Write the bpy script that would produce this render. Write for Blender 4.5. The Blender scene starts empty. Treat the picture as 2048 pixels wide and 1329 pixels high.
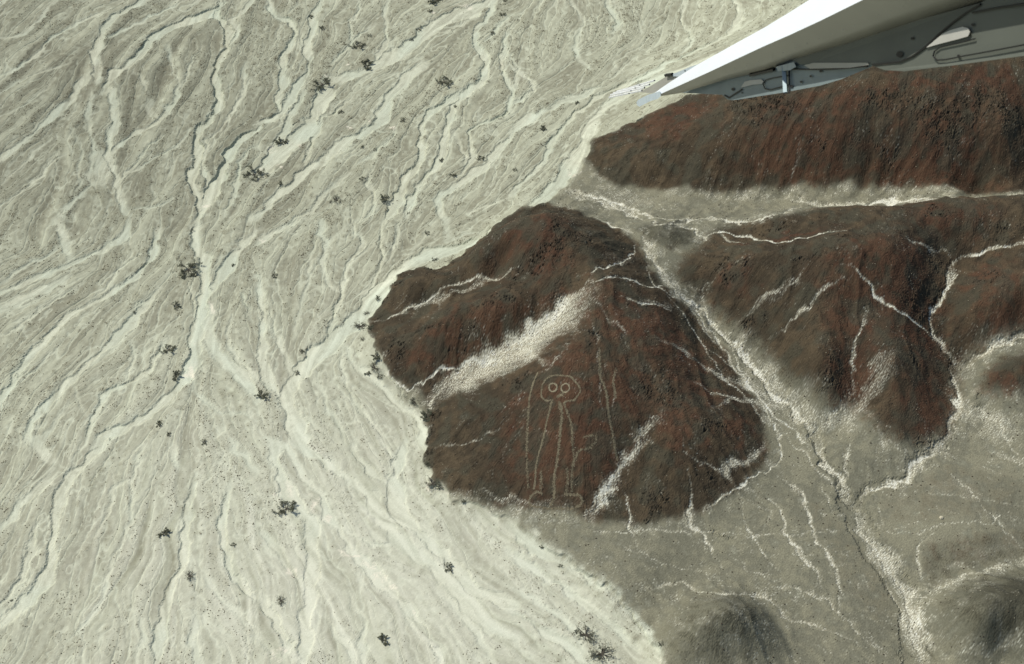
import bpy, math, random
import numpy as np

# ------------------------------------------------------------------ camera, sky, sun, exposure
CAM_H = 260.0; PITCH = math.radians(50.0); HFOV = math.radians(40.0)
SUN_EL = math.radians(55.0); SUN_AZ = math.radians(291.0)      # compass style: 0 = +Y (far), 270 = -X (left)
scene = bpy.context.scene
C = scene.collection
cam_d = bpy.data.cameras.new('camera'); cam = bpy.data.objects.new('camera', cam_d); C.objects.link(cam)
cam.location = (0, 0, CAM_H); cam.rotation_euler = (math.pi/2 - PITCH, 0, 0)
cam_d.sensor_width = 36.0; cam_d.angle = HFOV; cam_d.clip_start = 0.1; cam_d.clip_end = 20000
cam_d.dof.use_dof = True; cam_d.dof.focus_distance = 340.0; cam_d.dof.aperture_fstop = 14.0
scene.camera = cam
world = bpy.data.worlds.new("World"); scene.world = world; world.use_nodes = True
wn = world.node_tree.nodes; wn.clear()
sky = wn.new('ShaderNodeTexSky'); sky.sky_type = 'NISHITA'; sky.sun_disc = False
sky.sun_elevation = SUN_EL; sky.sun_rotation = SUN_AZ; sky.altitude = 500
bg = wn.new('ShaderNodeBackground'); bg.inputs['Strength'].default_value = 0.085
wo = wn.new('ShaderNodeOutputWorld')
world.node_tree.links.new(sky.outputs[0], bg.inputs[0]); world.node_tree.links.new(bg.outputs[0], wo.inputs[0])
sun_d = bpy.data.lights.new('sun', 'SUN'); sun_d.energy = 3.6; sun_d.angle = math.radians(0.5); sun_d.color = (1.0, 0.968, 0.90)
sun = bpy.data.objects.new('sun', sun_d); C.objects.link(sun)
sdir = np.array([math.sin(SUN_AZ)*math.cos(SUN_EL), math.cos(SUN_AZ)*math.cos(SUN_EL), math.sin(SUN_EL)])
from mathutils import Vector
sun.rotation_euler = Vector(sdir).to_track_quat('Z', 'Y').to_euler()
sun.location = (-300, 300, 500)
scene.view_settings.view_transform = 'Standard'; scene.view_settings.look = 'None'
scene.view_settings.exposure = 0.25; scene.view_settings.gamma = 1.0

rng = np.random.default_rng(7); random.seed(7)
f32 = np.float32

def srgb(r, g, b):
    c = np.array([r, g, b], float)/255
    return np.where(c <= .04045, c/12.92, ((c+.055)/1.055)**2.4)

def tag(o, label=None, cat=None, group=None, kind=None):
    if label: o['label'] = label
    if cat: o['category'] = cat
    if group: o['group'] = group
    if kind: o['kind'] = kind
    return o

# ------------------------------------------------------------------ photograph pixel (2048 wide) -> ray -> ground
T20 = math.tan(HFOV/2)
FWD = np.array([0, math.cos(PITCH), -math.sin(PITCH)]); UPV = np.array([0, math.sin(PITCH), math.cos(PITCH)]); RIGHT = np.array([1., 0, 0])
CAMP = np.array([0, 0, CAM_H])
def rays(px, py):
    nx = (np.asarray(px, float)-1024)/1024*T20; ny = (664.5-np.asarray(py, float))/1024*T20
    return FWD + nx[..., None]*RIGHT + ny[..., None]*UPV
def at_height(px, py, h):
    d = rays(px, py); t = (np.asarray(h)-CAM_H)/d[..., 2]
    return CAMP + d*t[..., None]

# ------------------------------------------------------------------ relief: control heights (pixel, metres) joined by a smooth surface
HP = """
760 640 0|800 552 1|850 543 1.5|880 545 1.5|905 530 1|940 500 1|975 470 1|1020 432 2|1095 410 3|1150 418 4
830 575 8|880 570 10|950 530 14|1000 490 19|1050 455 24|1100 440 26|1150 455 24|1210 475 19|1255 485 14|1010 540 15|1080 510 22|1060 560 17
800 625 3|860 603 5.5|930 570 8|1000 553 11|840 660 8|780 670 4|900 640 13|960 620 16|1030 600 19|1100 560 21|1150 545 22|900 690 8|980 670 12|830 710 5|800 740 2
1180 560 24|1200 620 23|1190 590 24|850 785 .8|900 755 2.5|960 720 6|1030 680 11|1090 640 15|1140 600 19|1060 740 15|1130 690 20|980 790 9|900 830 5|860 850 1
1260 570 21|1300 575 18|1340 575 15|1240 620 22|1300 650 20|1350 640 15|1400 680 10|1220 700 20|1320 720 18|1380 740 13|1450 760 8|1480 720 6.5
1100 770 16|1110 830 13|1110 900 9|1110 960 6|1110 1015 3|1000 900 6|930 950 3|900 900 2.5|860 930 .6|1200 800 16|1220 880 11|1200 960 6|1180 1030 2.5
1300 780 15|1330 830 13|1290 880 10|1240 950 5.5|1380 850 12|1370 920 9|1330 970 6|1290 1040 2.2|1400 980 5|1430 900 8|1470 850 8|1520 850 4.5|1540 900 3|1500 960 3|1400 1040 2.2|1450 800 8.5
1300 540 14.5|1290 500 14|1350 560 13|1400 610 10|1450 670 7.5|1500 730 6|1560 800 4.5|1635 870 3.2|1660 940 2.6|1700 1000 1.8|1720 1060 1.4|1790 1160 .8|1830 1250 .4|1850 1329 .2
1330 470 15|1300 450 14|1390 485 12|1340 445 12|1280 440 7|1420 470 11|1240 440 4
850 970 .3|960 1020 1|1060 1045 1.6|1160 1080 2|1300 1110 2|1250 1180 1.4|1330 1250 1.2|1300 1300 .6|1500 1100 2|1600 1000 2.2|1600 1150 2|1680 1200 1.7|1700 1300 1.3|1560 1300 1.8
1450 1225 12.5|1400 1235 10|1350 1255 5.5|1500 1232 9.5|1545 1265 4|1370 1290 6.5|1310 1275 1.6|1450 1180 3|1540 1240 2|1450 1300 6|1370 1200 1.5
1950 1235 13|2040 1200 15|2120 1230 14|1880 1230 4|1855 1200 1.2|1900 1165 2|2000 1140 2.6|2100 1130 3|2000 1300 6|1900 1290 2.5
1900 1000 3|2000 1000 3.4|1800 1030 2.2|1960 1080 3|1880 950 3|2040 900 4|1860 1100 2.4
1450 540 16|1420 520 15|1500 510 20|1400 560 12.5|1480 600 12.5|1560 500 22|1640 500 26|1700 490 28|1780 490 27|1840 500 22|1880 510 17
1550 600 17|1600 640 17|1560 690 11|1640 720 15|1660 780 10|1600 780 6.5|1620 560 22|1700 600 20|1690 680 15.5|1740 620 18|1700 740 10.5|1705 800 6.5|1665 845 4
1760 680 17|1780 730 15|1800 800 10|1850 800 8|1760 840 7|1700 900 3.6|1790 900 4.5|1850 870 5|1750 960 2|1830 700 13|1860 740 9|1800 600 19|1840 560 19
1905 525 16|1890 580 14|1865 620 12|1865 660 10|1895 710 7|1915 790 4.5|1905 850 3.6|1875 900 2.8|1815 950 2.2|1740 980 1.9
1960 510 17|2048 488 21|2120 470 23|1960 560 18|2020 600 18.5|2100 600 20|1950 640 14.5|2000 660 13|2060 650 12.5|1950 700 8.5|2048 680 11|2000 750 10|2100 720 13|1980 820 5.5|2080 800 7
1440 455 12|1520 445 15|1500 480 13|1600 425 17|1600 470 18|1700 418 20|1800 420 22|1900 402 23|2048 395 25|1950 440 23|1700 460 23|2060 440 24|1860 460 22
1180 310 1|1200 290 3|1190 370 .8|1280 400 2|1340 395 3|1420 400 4|1500 395 5|1560 395 6|1640 405 7|1720 408 8|1800 400 9|1950 388 10|2100 385 11|1500 430 6.5|1400 430 6
1280 250 6|1330 225 9|1380 210 11|1280 320 6|1300 370 2.8|1400 300 11|1450 200 17|1550 190 23|1700 165 29|1820 155 31|1950 150 32|2048 145 32|2150 140 32|1480 260 17|1600 260 20|1700 270 21|1780 262 22.5|1850 260 23.5|2000 270 24|1500 340 10|1600 340 11.5|1700 340 13|1800 340 14|1900 340 15.5|2060 330 15
1170 330 .4|1120 380 .6|1180 400 1.5"""
hp = []
for row in HP.strip().splitlines():
    for t in row.split('|'):
        a = [float(v) for v in t.split()]; a[2] *= .9; hp.append(a)
hp = np.array(hp)
cp = at_height(hp[:, 0], hp[:, 1], hp[:, 2])
pl = []                                            # the open plain: flat
for (x, y) in [(0,0),(300,0),(600,0),(900,0),(1200,0),(1350,60),(1100,100),(800,150),(400,150),(100,150),(0,350),(250,350),(550,350),(800,350),(1000,350),
               (1060,300),(1150,220),(1250,180),(950,430),(820,480),(700,520),(700,600),(680,680),(500,500),(250,550),(0,600),(0,850),(250,800),(500,750),(700,760),(760,830),
               (800,900),(600,950),(350,1000),(0,1100),(200,1250),(500,1200),(800,1150),(1000,1120),(900,1300),(1150,1250),(1240,1320),(1000,1080),(1150,1160),(600,1329),(0,1329),(-150,100),(-150,700),(-150,1250),(-150,400)]:
    p = at_height(x, y, 0.); pl.append((p[0], p[1], 0.))
for (x, y, z) in [(0,400,0),(-120,400,0),(60,385,0),(-250,300,0),(-200,150,0),(-60,80,0),(60,80,0),(140,80,3),(200,110,6),(200,160,8),(220,260,18),(230,310,24),(220,340,28),
                  (100,392,2),(150,395,4),(200,400,6),(-200,430,0),(0,440,0),(150,440,0),(260,440,4)]:
    pl.append((x, y, z))
ctrl = np.vstack([cp, np.array(pl)])
X0, X1, Y0, Y1, GR = -200., 200., 96., 400., 0.25
def mq(d2): return np.sqrt(d2+16.0)
Amat = mq(((ctrl[:, None, :2]-ctrl[None, :, :2])**2).sum(-1)); n = len(ctrl)
Wt = np.linalg.solve(np.block([[Amat+np.eye(n)*-0.15, np.ones((n, 1))], [np.ones((1, n)), np.zeros((1, 1))]]), np.append(ctrl[:, 2], 0))
cx = np.arange(X0, X1+.01, 1.0); cy = np.arange(Y0, Y1+.01, 1.0)
HC = np.zeros((len(cy), len(cx)))
for i, yy in enumerate(cy):
    d2 = (cx[:, None]-ctrl[None, :, 0])**2+(yy-ctrl[None, :, 1])**2
    HC[i] = mq(d2)@Wt[:-1]+Wt[-1]
HC = np.maximum(HC, -0.1)

def bil(A, fx, fy):
    """bilinear lookup of A at float indices"""
    ny, nx = A.shape
    fx = np.clip(fx, 0, nx-1.001); fy = np.clip(fy, 0, ny-1.001)
    ix = fx.astype(np.int32); iy = fy.astype(np.int32); tx = fx-ix; ty = fy-iy
    k = iy*nx+ix; F = A.ravel()
    return (F[k]*(1-tx)+F[k+1]*tx)*(1-ty)+(F[k+nx]*(1-tx)+F[k+nx+1]*tx)*ty
def hc(x, y): return bil(HC, np.asarray(x)-X0, np.asarray(y)-Y0)
def ground(px, py):
    """first hit of the photograph's rays with the relief"""
    px = np.asarray(px, float); py = np.asarray(py, float); d = rays(px, py)
    zs = np.arange(46, -1.0, -0.35); out = np.zeros(px.shape+(2,)); done = np.zeros(px.shape, bool)
    pd = None
    for z in zs:
        t = (z-CAM_H)/d[..., 2]; x = d[..., 0]*t; y = d[..., 1]*t
        df = z-hc(x, y)
        if pd is not None:
            hit = (~done) & (df <= 0)
            if hit.any():
                w = pd[2]/np.maximum(pd[2]-df, 1e-6)
                out[..., 0] = np.where(hit, pd[0]+(x-pd[0])*w, out[..., 0]); out[..., 1] = np.where(hit, pd[1]+(y-pd[1])*w, out[..., 1])
                done |= hit
        pd = (x, y, df)
    out[..., 0] = np.where(done, out[..., 0], x); out[..., 1] = np.where(done, out[..., 1], y)
    return out

# ------------------------------------------------------------------ raster helpers on the fine ground grid
gx = np.arange(X0, X1+.01, GR); gy = np.arange(Y0, Y1+.01, GR); NX, NY = len(gx), len(gy)
GXX, GYY = np.meshgrid(gx.astype(f32), gy.astype(f32))
kx = np.fft.rfftfreq(NX, GR); ky = np.fft.fftfreq(NY, GR); KK = np.sqrt(kx[None]**2+ky[:, None]**2).astype(f32)
def noise(lo, hi, beta=1.0, seed=None):
    """band-limited noise, wavelengths hi..lo metres, unit variance"""
    w = np.fft.rfft2(rng.standard_normal((NY, NX)).astype(f32))
    k = KK+1e-6
    m = np.exp(-(k*lo)**2/2)*(1-np.exp(-(k*hi)**2/2))*k**(-beta)
    a = np.fft.irfft2(w*m, s=(NY, NX)).astype(f32)
    return a/a.std()
def blur(A, s):
    """s in metres"""
    m = np.exp(-2*(math.pi*KK*s)**2); return np.fft.irfft2(np.fft.rfft2(A)*m, s=(NY, NX)).astype(f32)
def ss(a, b, x):
    t = np.clip((x-a)/(b-a), 0, 1); return t*t*(3-2*t)
H = bil(HC.astype(f32), (GXX-X0), (GYY-Y0)).astype(f32)
H = blur(H, 0.6)

# warped coordinates: traced lines get natural, uneven edges
wx = noise(3, 14, 1.2)*0.30+noise(.5, 2, 1)*0.07; wy = noise(3, 14, 1.2)*0.30+noise(.5, 2, 1)*0.07
def smooth_line(p, step=1.5):
    p = np.asarray(p, float)
    if len(p) < 3:
        q = p
    else:
        e = np.vstack([2*p[0]-p[1], p, 2*p[-1]-p[-2]]); q = []
        for i in range(1, len(e)-2):
            a, b, c, d = e[i-1], e[i], e[i+1], e[i+2]
            nseg = max(2, int(np.linalg.norm(c[:2]-b[:2])/step))
            for t in np.arange(nseg)/nseg:
                q.append(.5*((2*b)+(-a+c)*t+(2*a-5*b+4*c-d)*t*t+(-a+3*b-3*c+d)*t**3))
        q.append(p[-1]); q = np.array(q)
    return q
def dist_line(q, reach, wq=None, warp=1.0):
    """q: Nx2 metres; returns (window, distance, width there)"""
    D = np.full((NY, NX), 1e3, f32); Wd = np.zeros((NY, NX), f32)
    for i in range(len(q)-1):
        a, b = q[i], q[i+1]
        i0 = max(0, int((min(a[0], b[0])-reach-X0)/GR)); i1 = min(NX, int((max(a[0], b[0])+reach-X0)/GR)+2)
        j0 = max(0, int((min(a[1], b[1])-reach-Y0)/GR)); j1 = min(NY, int((max(a[1], b[1])+reach-Y0)/GR)+2)
        if i0 >= i1 or j0 >= j1: continue
        s = (slice(j0, j1), slice(i0, i1))
        xx = GXX[s]+wx[s]*warp-a[0]; yy = GYY[s]+wy[s]*warp-a[1]; vx, vy = b[0]-a[0], b[1]-a[1]
        L = vx*vx+vy*vy+1e-9; t = np.clip((xx*vx+yy*vy)/L, 0, 1)
        d = np.hypot(xx-t*vx, yy-t*vy); k = d < D[s]
        D[s] = np.where(k, d, D[s])
        if wq is not None: Wd[s] = np.where(k, wq[i]+(wq[i+1]-wq[i])*t, Wd[s])
    return D, Wd
def poly_mask(pts, soft, warp=2.0):
    g = ground([p[0] for p in pts], [p[1] for p in pts]); x, y = GXX+wx*warp, GYY+wy*warp
    m = np.zeros((NY, NX), bool)
    for i in range(len(g)):
        a, b = g[i], g[(i+1) % len(g)]
        if a[1] == b[1]: continue
        c = (y < a[1]) != (y < b[1]); m ^= c & (x < (b[0]-a[0])*(y-a[1])/(b[1]-a[1])+a[0])
    return blur(m.astype(f32), soft)

# ------------------------------------------------------------------ traced dry channels of the plain
# tile offset, then "width depth bright : x y, x y ..." in thirds of a pixel
CH = {
(0, 0): """50 .7 .8: 880 0,700 90,630 170,600 250,570 330,580 420,590 500
60 .9 .8: 1330 -20,1290 70,1150 130,1010 170,920 230,820 340,740 400,660 470,620 560
14 .3 .9: 1110 0,930 90,790 160,690 210,620 250
18 .4 .9: 0 460,100 410,200 350,270 270,330 220,450 150,540 110,660 60
26 .3 .7: -30 230,90 225,170 180,250 110,290 40,370 -20
50 .5 .8: 530 440,470 530,400 620,300 710,200 800,100 880,-30 980
34 .3 .6: 560 520,540 620,530 720,550 830,560 920,545 1000,550 1090
36 .5 .8: 640 500,670 560,690 640,690 740,660 830,650 930,690 1040,710 1120,720 1200,770 1300
120 .15 .55: 600 920,610 1000,620 1090
30 .5 .8: 1080 500,1050 590,1000 670,950 730,850 780,740 850,680 920,660 960
18 .4 .7: 1010 270,1030 390,1060 460,1085 510
14 .4 .6: 1210 280,1140 390,1130 460,1085 515
44 1.3 .8: 1350 0,1300 90,1370 180,1360 290,1320 360,1290 460,1310 560,1310 640,1270 700,1210 780,1190 860,1190 950,1150 1050,1160 1130,1200 1220,1180 1340
30 .4 .8: 1536 -20,1470 60,1390 120,1430 190,1360 300
20 .5 .8: 1480 370,1460 470,1460 560,1420 640,1370 710,1260 840,1230 900,1220 1000,1240 1080,1220 1200
64 1.5 .85: 1560 770,1470 815,1400 880,1355 970,1310 1080,1260 1180,1210 1260,1180 1340
30 .6 .8: 1550 880,1470 920,1430 1060,1400 1200,1340 1300
14 .3 .8: -20 1260,110 1160,200 1100,300 990,400 920
20 .2 .6: 20 1100,100 1030,200 930,330 810
10 .3 .8: 970 820,880 900,830 960,740 1060,710 1120
13 .3 .7: 1150 780,1060 880,960 930,880 980,780 1030,730 1080
28 .3 .6: 560 1100,480 1170,400 1250,340 1340
14 .3 .5: 450 820,490 900,470 1010,490 1080,460 1150
18 .5 .6: 800 420,860 490,870 540
40 .2 .5: 900 600,900 680,950 720
10 .3 .7: 1040 1180,960 1230,860 1250,760 1260
16 .2 .6: 30 350,40 400,10 460
16 .3 .6: -20 20,80 -20
12 .2 .6: -20 560,150 470,300 420,420 380
12 .2 .6: -20 720,130 640,240 560,330 470""",
(512, 0): """34 .8 .85: 80 -20,100 70,170 120,230 160,220 240,170 320,160 400,165 500,140 580,140 660,170 680
40 .8 .85: 410 -20,340 100,345 200,310 290,320 370,290 460,230 550,170 660,100 710,-20 750
14 .5 .7: 280 -20,200 90
16 .4 .7: 630 -10,610 80,570 130,580 240,570 290
24 .5 .7: 800 0,770 80,780 180,770 280,730 360,700 400
90 .7 .75: 1450 -20,1300 60,1150 110,1050 170,950 250,850 330,720 400,560 460,430 480
90 1.0 .8: 430 500,410 600,350 720,280 810,160 900,60 1010,-20 1090
60 .7 .8: 1010 380,900 480,830 560,770 650,740 740,640 805,545 845,440 930,330 1010,200 1120,60 1250,-20 1320
24 .7 .7: 580 590,480 660,390 730,330 870,290 1000
36 .8 .85: 1430 -10,1400 90,1330 180,1320 260,1370 330,1380 430,1340 510,1250 560,1190 640,1160 740,1130 850,1110 940,1080 1000,1000 1080,940 1180,900 1300
18 .5 .8: 1546 90,1470 130,1430 200,1370 250
22 .7 .8: 1500 200,1490 310,1470 370,1490 450,1530 520,1536 590,1500 680,1430 720,1340 750,1280 800,1300 870,1300 960,1260 1010,1200 1060
50 1.0 .8: 1250 550,1150 610,1090 650,1030 690,1000 770,985 850,1000 920,960 1000,900 1080,850 1200,780 1340
46 .6 .8: 1546 790,1450 900,1380 990,1280 1060,1180 1130,1100 1180,1100 1230,1130 1340
12 .4 .7: 1330 640,1340 750
24 .5 .7: 1190 790,1210 870,1260 940,1260 1000
18 .5 .6: 690 1020,680 1100,710 1180,690 1270,620 1340
24 .4 .7: 560 1040,440 1130,380 1210,330 1270,200 1340
12 .4 .6: 140 150,130 230,90 290
14 .5 .7: 270 180,275 270,300 300
34 .8 .7: 300 550,230 660,170 780,120 880,80 920
14 .3 .7: 1536 1170,1400 1230,1250 1300
16 .4 .7: 720 150,600 230,540 300,450 380
20 .3 .6: 980 110,1100 200,1210 160,1320 110
16 .3 .6: 700 760,760 800,830 790,760 880,690 940,600 1000""",
(0, 443): """44 .5 .8: 770 -10,760 60,710 120,620 170,520 210,420 260,300 310,160 360,-20 450
60 .3 .7: 420 330,300 400,150 450,-20 540
40 .4 .7: 340 -10,400 130,420 240
24 .4 .7: -20 390,100 300,220 230,320 190,340 150
44 .6 .85: 940 50,930 150,890 240,820 320,700 400,560 490,440 550,360 620,280 700,200 790,120 880,80 970,30 1050,-20 1130
14 .4 .8: 830 200,720 290,640 390,570 460
50 .6 .85: 960 400,900 470,810 580,740 650,660 730,590 800,490 890,400 980,300 1080,210 1180,170 1250,160 1340
32 .7 .85: 1000 700,960 790,900 880,820 950,700 1000,620 1050,590 1130,540 1210,500 1340
14 .4 .7: 800 720,800 830,770 920,730 980
16 .3 .6: 450 1000,480 1100,540 1170
60 .8 .9: 1190 -10,1180 130,1220 230,1230 380,1210 520,1180 650,1170 760,1160 870,1120 930,1060 1020,960 1100,850 1190,720 1250,600 1300,560 1360
56 .6 .9: 1550 50,1450 150,1380 260,1300 370,1240 450
66 .4 .9: 1250 520,1240 640,1270 740,1330 830,1420 900,1500 990,1550 1070
22 .4 .8: 1400 560,1360 680,1400 790,1460 870,1550 950
22 .3 .7: 1160 960,1200 1060,1300 1130,1420 1160,1550 1200
14 .3 .7: -20 700,90 650,200 560,300 490,440 400,500 370
12 .3 .7: 320 790,220 880,120 960
14 .5 .7: 1130 360,1160 460,1150 600
30 .3 .6: 250 1329,340 1180,420 1100
12 .5 .6: 1520 600,1450 430,1490 520""",
(512, 443): """28 .4 .7: -10 150,120 60,300 -20
46 .4 .85: 20 330,30 480,50 600,40 740,60 900,130 1030,190 1100
26 .4 .8: 80 550,120 680,170 790,200 910,180 1000
26 .4 .7: 380 -10,420 150,400 250,440 380,510 420
26 .6 .85: 600 -10,590 70,650 120,600 190,560 250,530 350,510 450,480 560,440 690,420 780
20 .5 .75: 760 -10,750 110,760 230,720 310,690 390,620 440
100 .7 .9: 1500 10,1400 90,1240 160,1100 200,950 250,850 310,780 380,700 470,630 560,560 640,480 710,380 790,280 890,200 980,190 1100,220 1200,270 1340
20 .4 .7: 870 -10,820 140,800 260
40 .6 .8: 1140 -10,1150 120
40 .4 .8: 530 740,600 860,700 940,800 1040,900 1140,980 1200,1000 1340
26 .6 .8: 730 870,800 930,870 1010,960 1120
16 .5 .7: 1020 60,920 220
20 .4 .7: 520 760,510 900,560 1030,640 1140,720 1240,780 1340
14 .3 .6: 340 930,400 1050,480 1190,540 1340
14 .3 .6: 730 120,620 210,560 270
20 .3 .6: 1350 60,1240 80,1160 120
18 .3 .6: 320 200,300 400,250 560,240 680""",
(0, 886): """54 .7 .9: 640 -10,540 80,460 170,370 270,335 400,325 550,310 700,290 790,230 890,130 990,-20 1100
70 .3 .75: 170 -20,300 100,350 120
80 .4 .75: 330 160,280 230,160 330,80 440,-20 530
24 .4 .7: 480 0,430 130
30 .5 .75: 240 470,190 580,150 740,80 880,-20 980
22 .4 .75: 830 220,700 260,660 380,620 470,560 560
56 .8 .85: 1180 200,1130 350,1120 500,1110 650,1090 750,1020 880,980 1050,960 1180,930 1340
38 .7 .85: 1380 250,1340 450,1350 640,1400 760,1480 890,1550 960
28 .4 .8: 1380 -10,1470 80,1550 180
24 .3 .7: 1040 0,1050 120,1100 190
34 .3 .7: 1180 1000,1160 1150,1200 1340
26 .2 .6: 870 0,800 200,780 420,730 600,640 800,590 1000,400 1200
24 .3 .7: 1220 760,1280 900,1400 1000,1550 1150
26 .2 .6: 860 1060,850 1200,830 1340
24 .3 .7: 1530 1000,1550 1200""",
(512, 886): """56 .4 .95: 60 -20,200 60,280 200,380 300,430 420,480 500,560 640,680 750,780 880,900 980,990 1090,1060 1200,1120 1340
80 .5 .9: 100 0,150 200,230 350,330 480,340 620,330 800,320 950,310 1100,290 1250,270 1350
80 .3 .9: 200 0,400 100,520 200,640 290,720 400,800 520,1000 690,1140 830,1260 950,1400 1080,1560 1170
80 .6 .9: 900 -10,860 120,840 250,850 400,930 500,1050 600,1180 720,1280 850,1420 920,1560 990
24 .6 .75: 740 -10,800 60,850 110
34 .6 .8: 600 -10,620 100,740 200,810 260
36 .4 .85: -10 500,60 560,150 680,240 790,280 850,290 930
46 .6 .85: -10 920,80 1000,130 1100,190 1200,170 1320
30 .3 .8: -10 1170,100 1250,180 1300
40 .3 .8: 370 1000,480 1120,560 1220,600 1340
30 .3 .8: 560 900,640 1100,640 1340
22 .3 .8: 850 960,960 1150,1010 1340
20 .3 .8: 470 500,620 570,740 610,880 590,1000 620
30 .2 .8: 1090 870,1200 1000,1330 1150,1430 1329""",
(1024, 886): """60 .4 .95: -20 500,150 640,330 720,520 830,640 920,740 1040,830 1150,900 1290
34 .4 .9: -20 650,150 780,330 900,500 1020,640 1120,760 1250
50 .4 .9: -20 1000,130 1090,300 1200,450 1340
24 .3 .8: -20 850,200 980,380 1130,420 1250""",
(1024, 0): """34 .7 .85: 560 -20,590 60,640 140,600 200
34 .7 .85: 1330 -20,1370 80,1330 180,1200 260,1060 330,940 380,820 450,700 500,560 560,440 640,330 730,240 860,170 990,60 1100,-20 1180
20 .5 .7: 1040 -20,1020 120,1080 250,1010 330
80 .5 .8: 1500 240,1350 290,1150 370,900 470,700 560,560 640,470 770,400 920,330 1040,240 1150,120 1260,-20 1340
60 .4 .8: 560 520,400 580,250 640,100 720,-20 800
26 .4 .8: -20 620,60 600,130 520,60 450,-10 400
22 .3 .7: 330 -20,420 120,380 300,460 420
16 .5 .7: 0 330,30 460,-10 560""",
}
lines = []       # (pixel points, width px, depth, bright)
for (ox, oy), txt in CH.items():
    for ln in txt.splitlines():
        h, p = ln.split(':'); w, dp, br = [float(v) for v in h.split()]
        pts = np.array([[float(v) for v in q.split()] for q in p.split(',')])/3.0+np.array([ox, oy])
        lines.append((pts, w/3, dp, br))
allp = np.vstack([l[0] for l in lines]); gall = ground(allp[:, 0], allp[:, 1])
MPP = 0.118       # metres per photograph pixel around the middle
def mpp(y): return 2*T20/2048*(y*math.cos(PITCH)+CAM_H*math.sin(PITCH))
wvar = noise(6, 40, 1.0); orient = np.zeros((2, NY//8+1, NX//8+1), f32)
k = 0
for pts, w, dp, br in lines:
    g = gall[k:k+len(pts)]; k += len(pts)
    q = smooth_line(g, 2.0)
    for a, b in zip(q[:-1], q[1:]):
        th = math.atan2(b[1]-a[1], b[0]-a[0]); i = int(((a[1]+b[1])/2-Y0)/GR/8); j = int(((a[0]+b[0])/2-X0)/GR/8)
        if 0 <= i < orient.shape[1] and 0 <= j < orient.shape[2]:
            orient[0, i, j] += math.cos(2*th)*max(w, 8); orient[1, i, j] += math.sin(2*th)*max(w, 8)
# flow direction everywhere, from the traced channels
def ori_blur(A, s):
    k1 = np.fft.fftfreq(A.shape[1])[None]; k0 = np.fft.fftfreq(A.shape[0])[:, None]
    return np.fft.ifft2(np.fft.fft2(A)*np.exp(-2*(math.pi*s)**2*(k0**2+k1**2))).real
o2 = [sum(ori_blur(orient[c], s)*wt for s, wt in ((3, 1), (8, 1.), (25, .6))) for c in (0, 1)]
th = .5*np.arctan2(o2[1]+1e-9, o2[0])
u8, v8 = np.cos(2*th).astype(f32), np.sin(2*th).astype(f32)
uu = bil(u8, (GXX-X0)/(GR*8), (GYY-Y0)/(GR*8)); vv = bil(v8, (GXX-X0)/(GR*8), (GYY-Y0)/(GR*8))
wob = noise(8, 30, 1.0)*0.20
ang = .5*np.arctan2(vv, uu)+wob
FX, FY = np.cos(ang).astype(f32), np.sin(ang).astype(f32)
Hy, Hx = np.gradient(blur(H, 1.5), GR); sl = np.hypot(Hx, Hy)+1e-5
gangle_x, gangle_y = -Hx/sl, -Hy/sl
def lic(N, UX, UY, L, step, sub):
    """smear noise along a direction field (metres)"""
    n_ = np.ascontiguousarray(N[::sub, ::sub]); ux = np.ascontiguousarray(UX[::sub, ::sub]); uy = np.ascontiguousarray(UY[::sub, ::sub])
    ny, nx = n_.shape; J, I = np.meshgrid(np.arange(nx, dtype=f32), np.arange(ny, dtype=f32))
    acc = n_.copy(); st = step/(GR*sub); ns = int(L/step)
    for sg in (1, -1):
        x, y = J.copy(), I.copy(); dx, dy = ux*sg, uy*sg
        for i in range(ns):
            x += dx*st; y += dy*st
            ix = np.clip(x, 0, nx-1).astype(np.int32); iy = np.clip(y, 0, ny-1).astype(np.int32); kk = iy*nx+ix
            acc += n_.ravel()[kk]*(1-i/ns)
            ax, ay = ux.ravel()[kk], uy.ravel()[kk]; s = np.where(ax*dx+ay*dy < 0, -1, 1); dx, dy = ax*s, ay*s
    acc -= acc.mean(); acc /= acc.std()
    if sub > 1:
        return bil(acc, (GXX-X0)/(GR*sub), (GYY-Y0)/(GR*sub)).astype(f32)
    return acc.astype(f32)
hillmask0 = np.clip(sl*4, 0, 1)
L1 = blur(lic(noise(3.4, 14, .3), FX, FY, 30, .8, 4), .35); L1 /= L1.std()
L0 = blur(lic(noise(6.0, 24, .3), FX, FY, 34, 1.0, 4), .6); L0 /= L0.std()
def flowfield(lo, hi, L, sub, bl):
    a = blur(lic(noise(lo, hi, .3), FX, FY, L, .8, sub), bl); return a/a.std()
L0b = flowfield(4.5, 20, 30, 4, .5); L1b = flowfield(2.8, 12, 24, 4, .35); L1c = flowfield(2.0, 9, 20, 4, .3)
L2 = blur(lic(noise(1.4, 5, .2), FX, FY, 20, .5, 2), .2); L2 /= L2.std()
L3 = lic(noise(.25, 1.0, 0), FX, FY, 5, .3, 1)
G1 = lic(noise(.9, 5, .3), gangle_x, gangle_y, 14, .5, 2)
G3 = lic(noise(.9, 6, .3), gangle_x, gangle_y, 34, .7, 2)
G4 = blur(lic(noise(4.5, 16, .3), gangle_x, gangle_y, 36, 1.0, 4), .6); G4 /= G4.std()
G2 = lic(noise(.3, 1.2, .1), gangle_x, gangle_y, 3, .3, 1)
k = 0; chan = np.zeros((NY, NX), f32); cut = np.zeros((NY, NX), f32); edge = np.zeros((NY, NX), f32); emod = ss(-.3, 1.0, noise(3, 20, .8))
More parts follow.
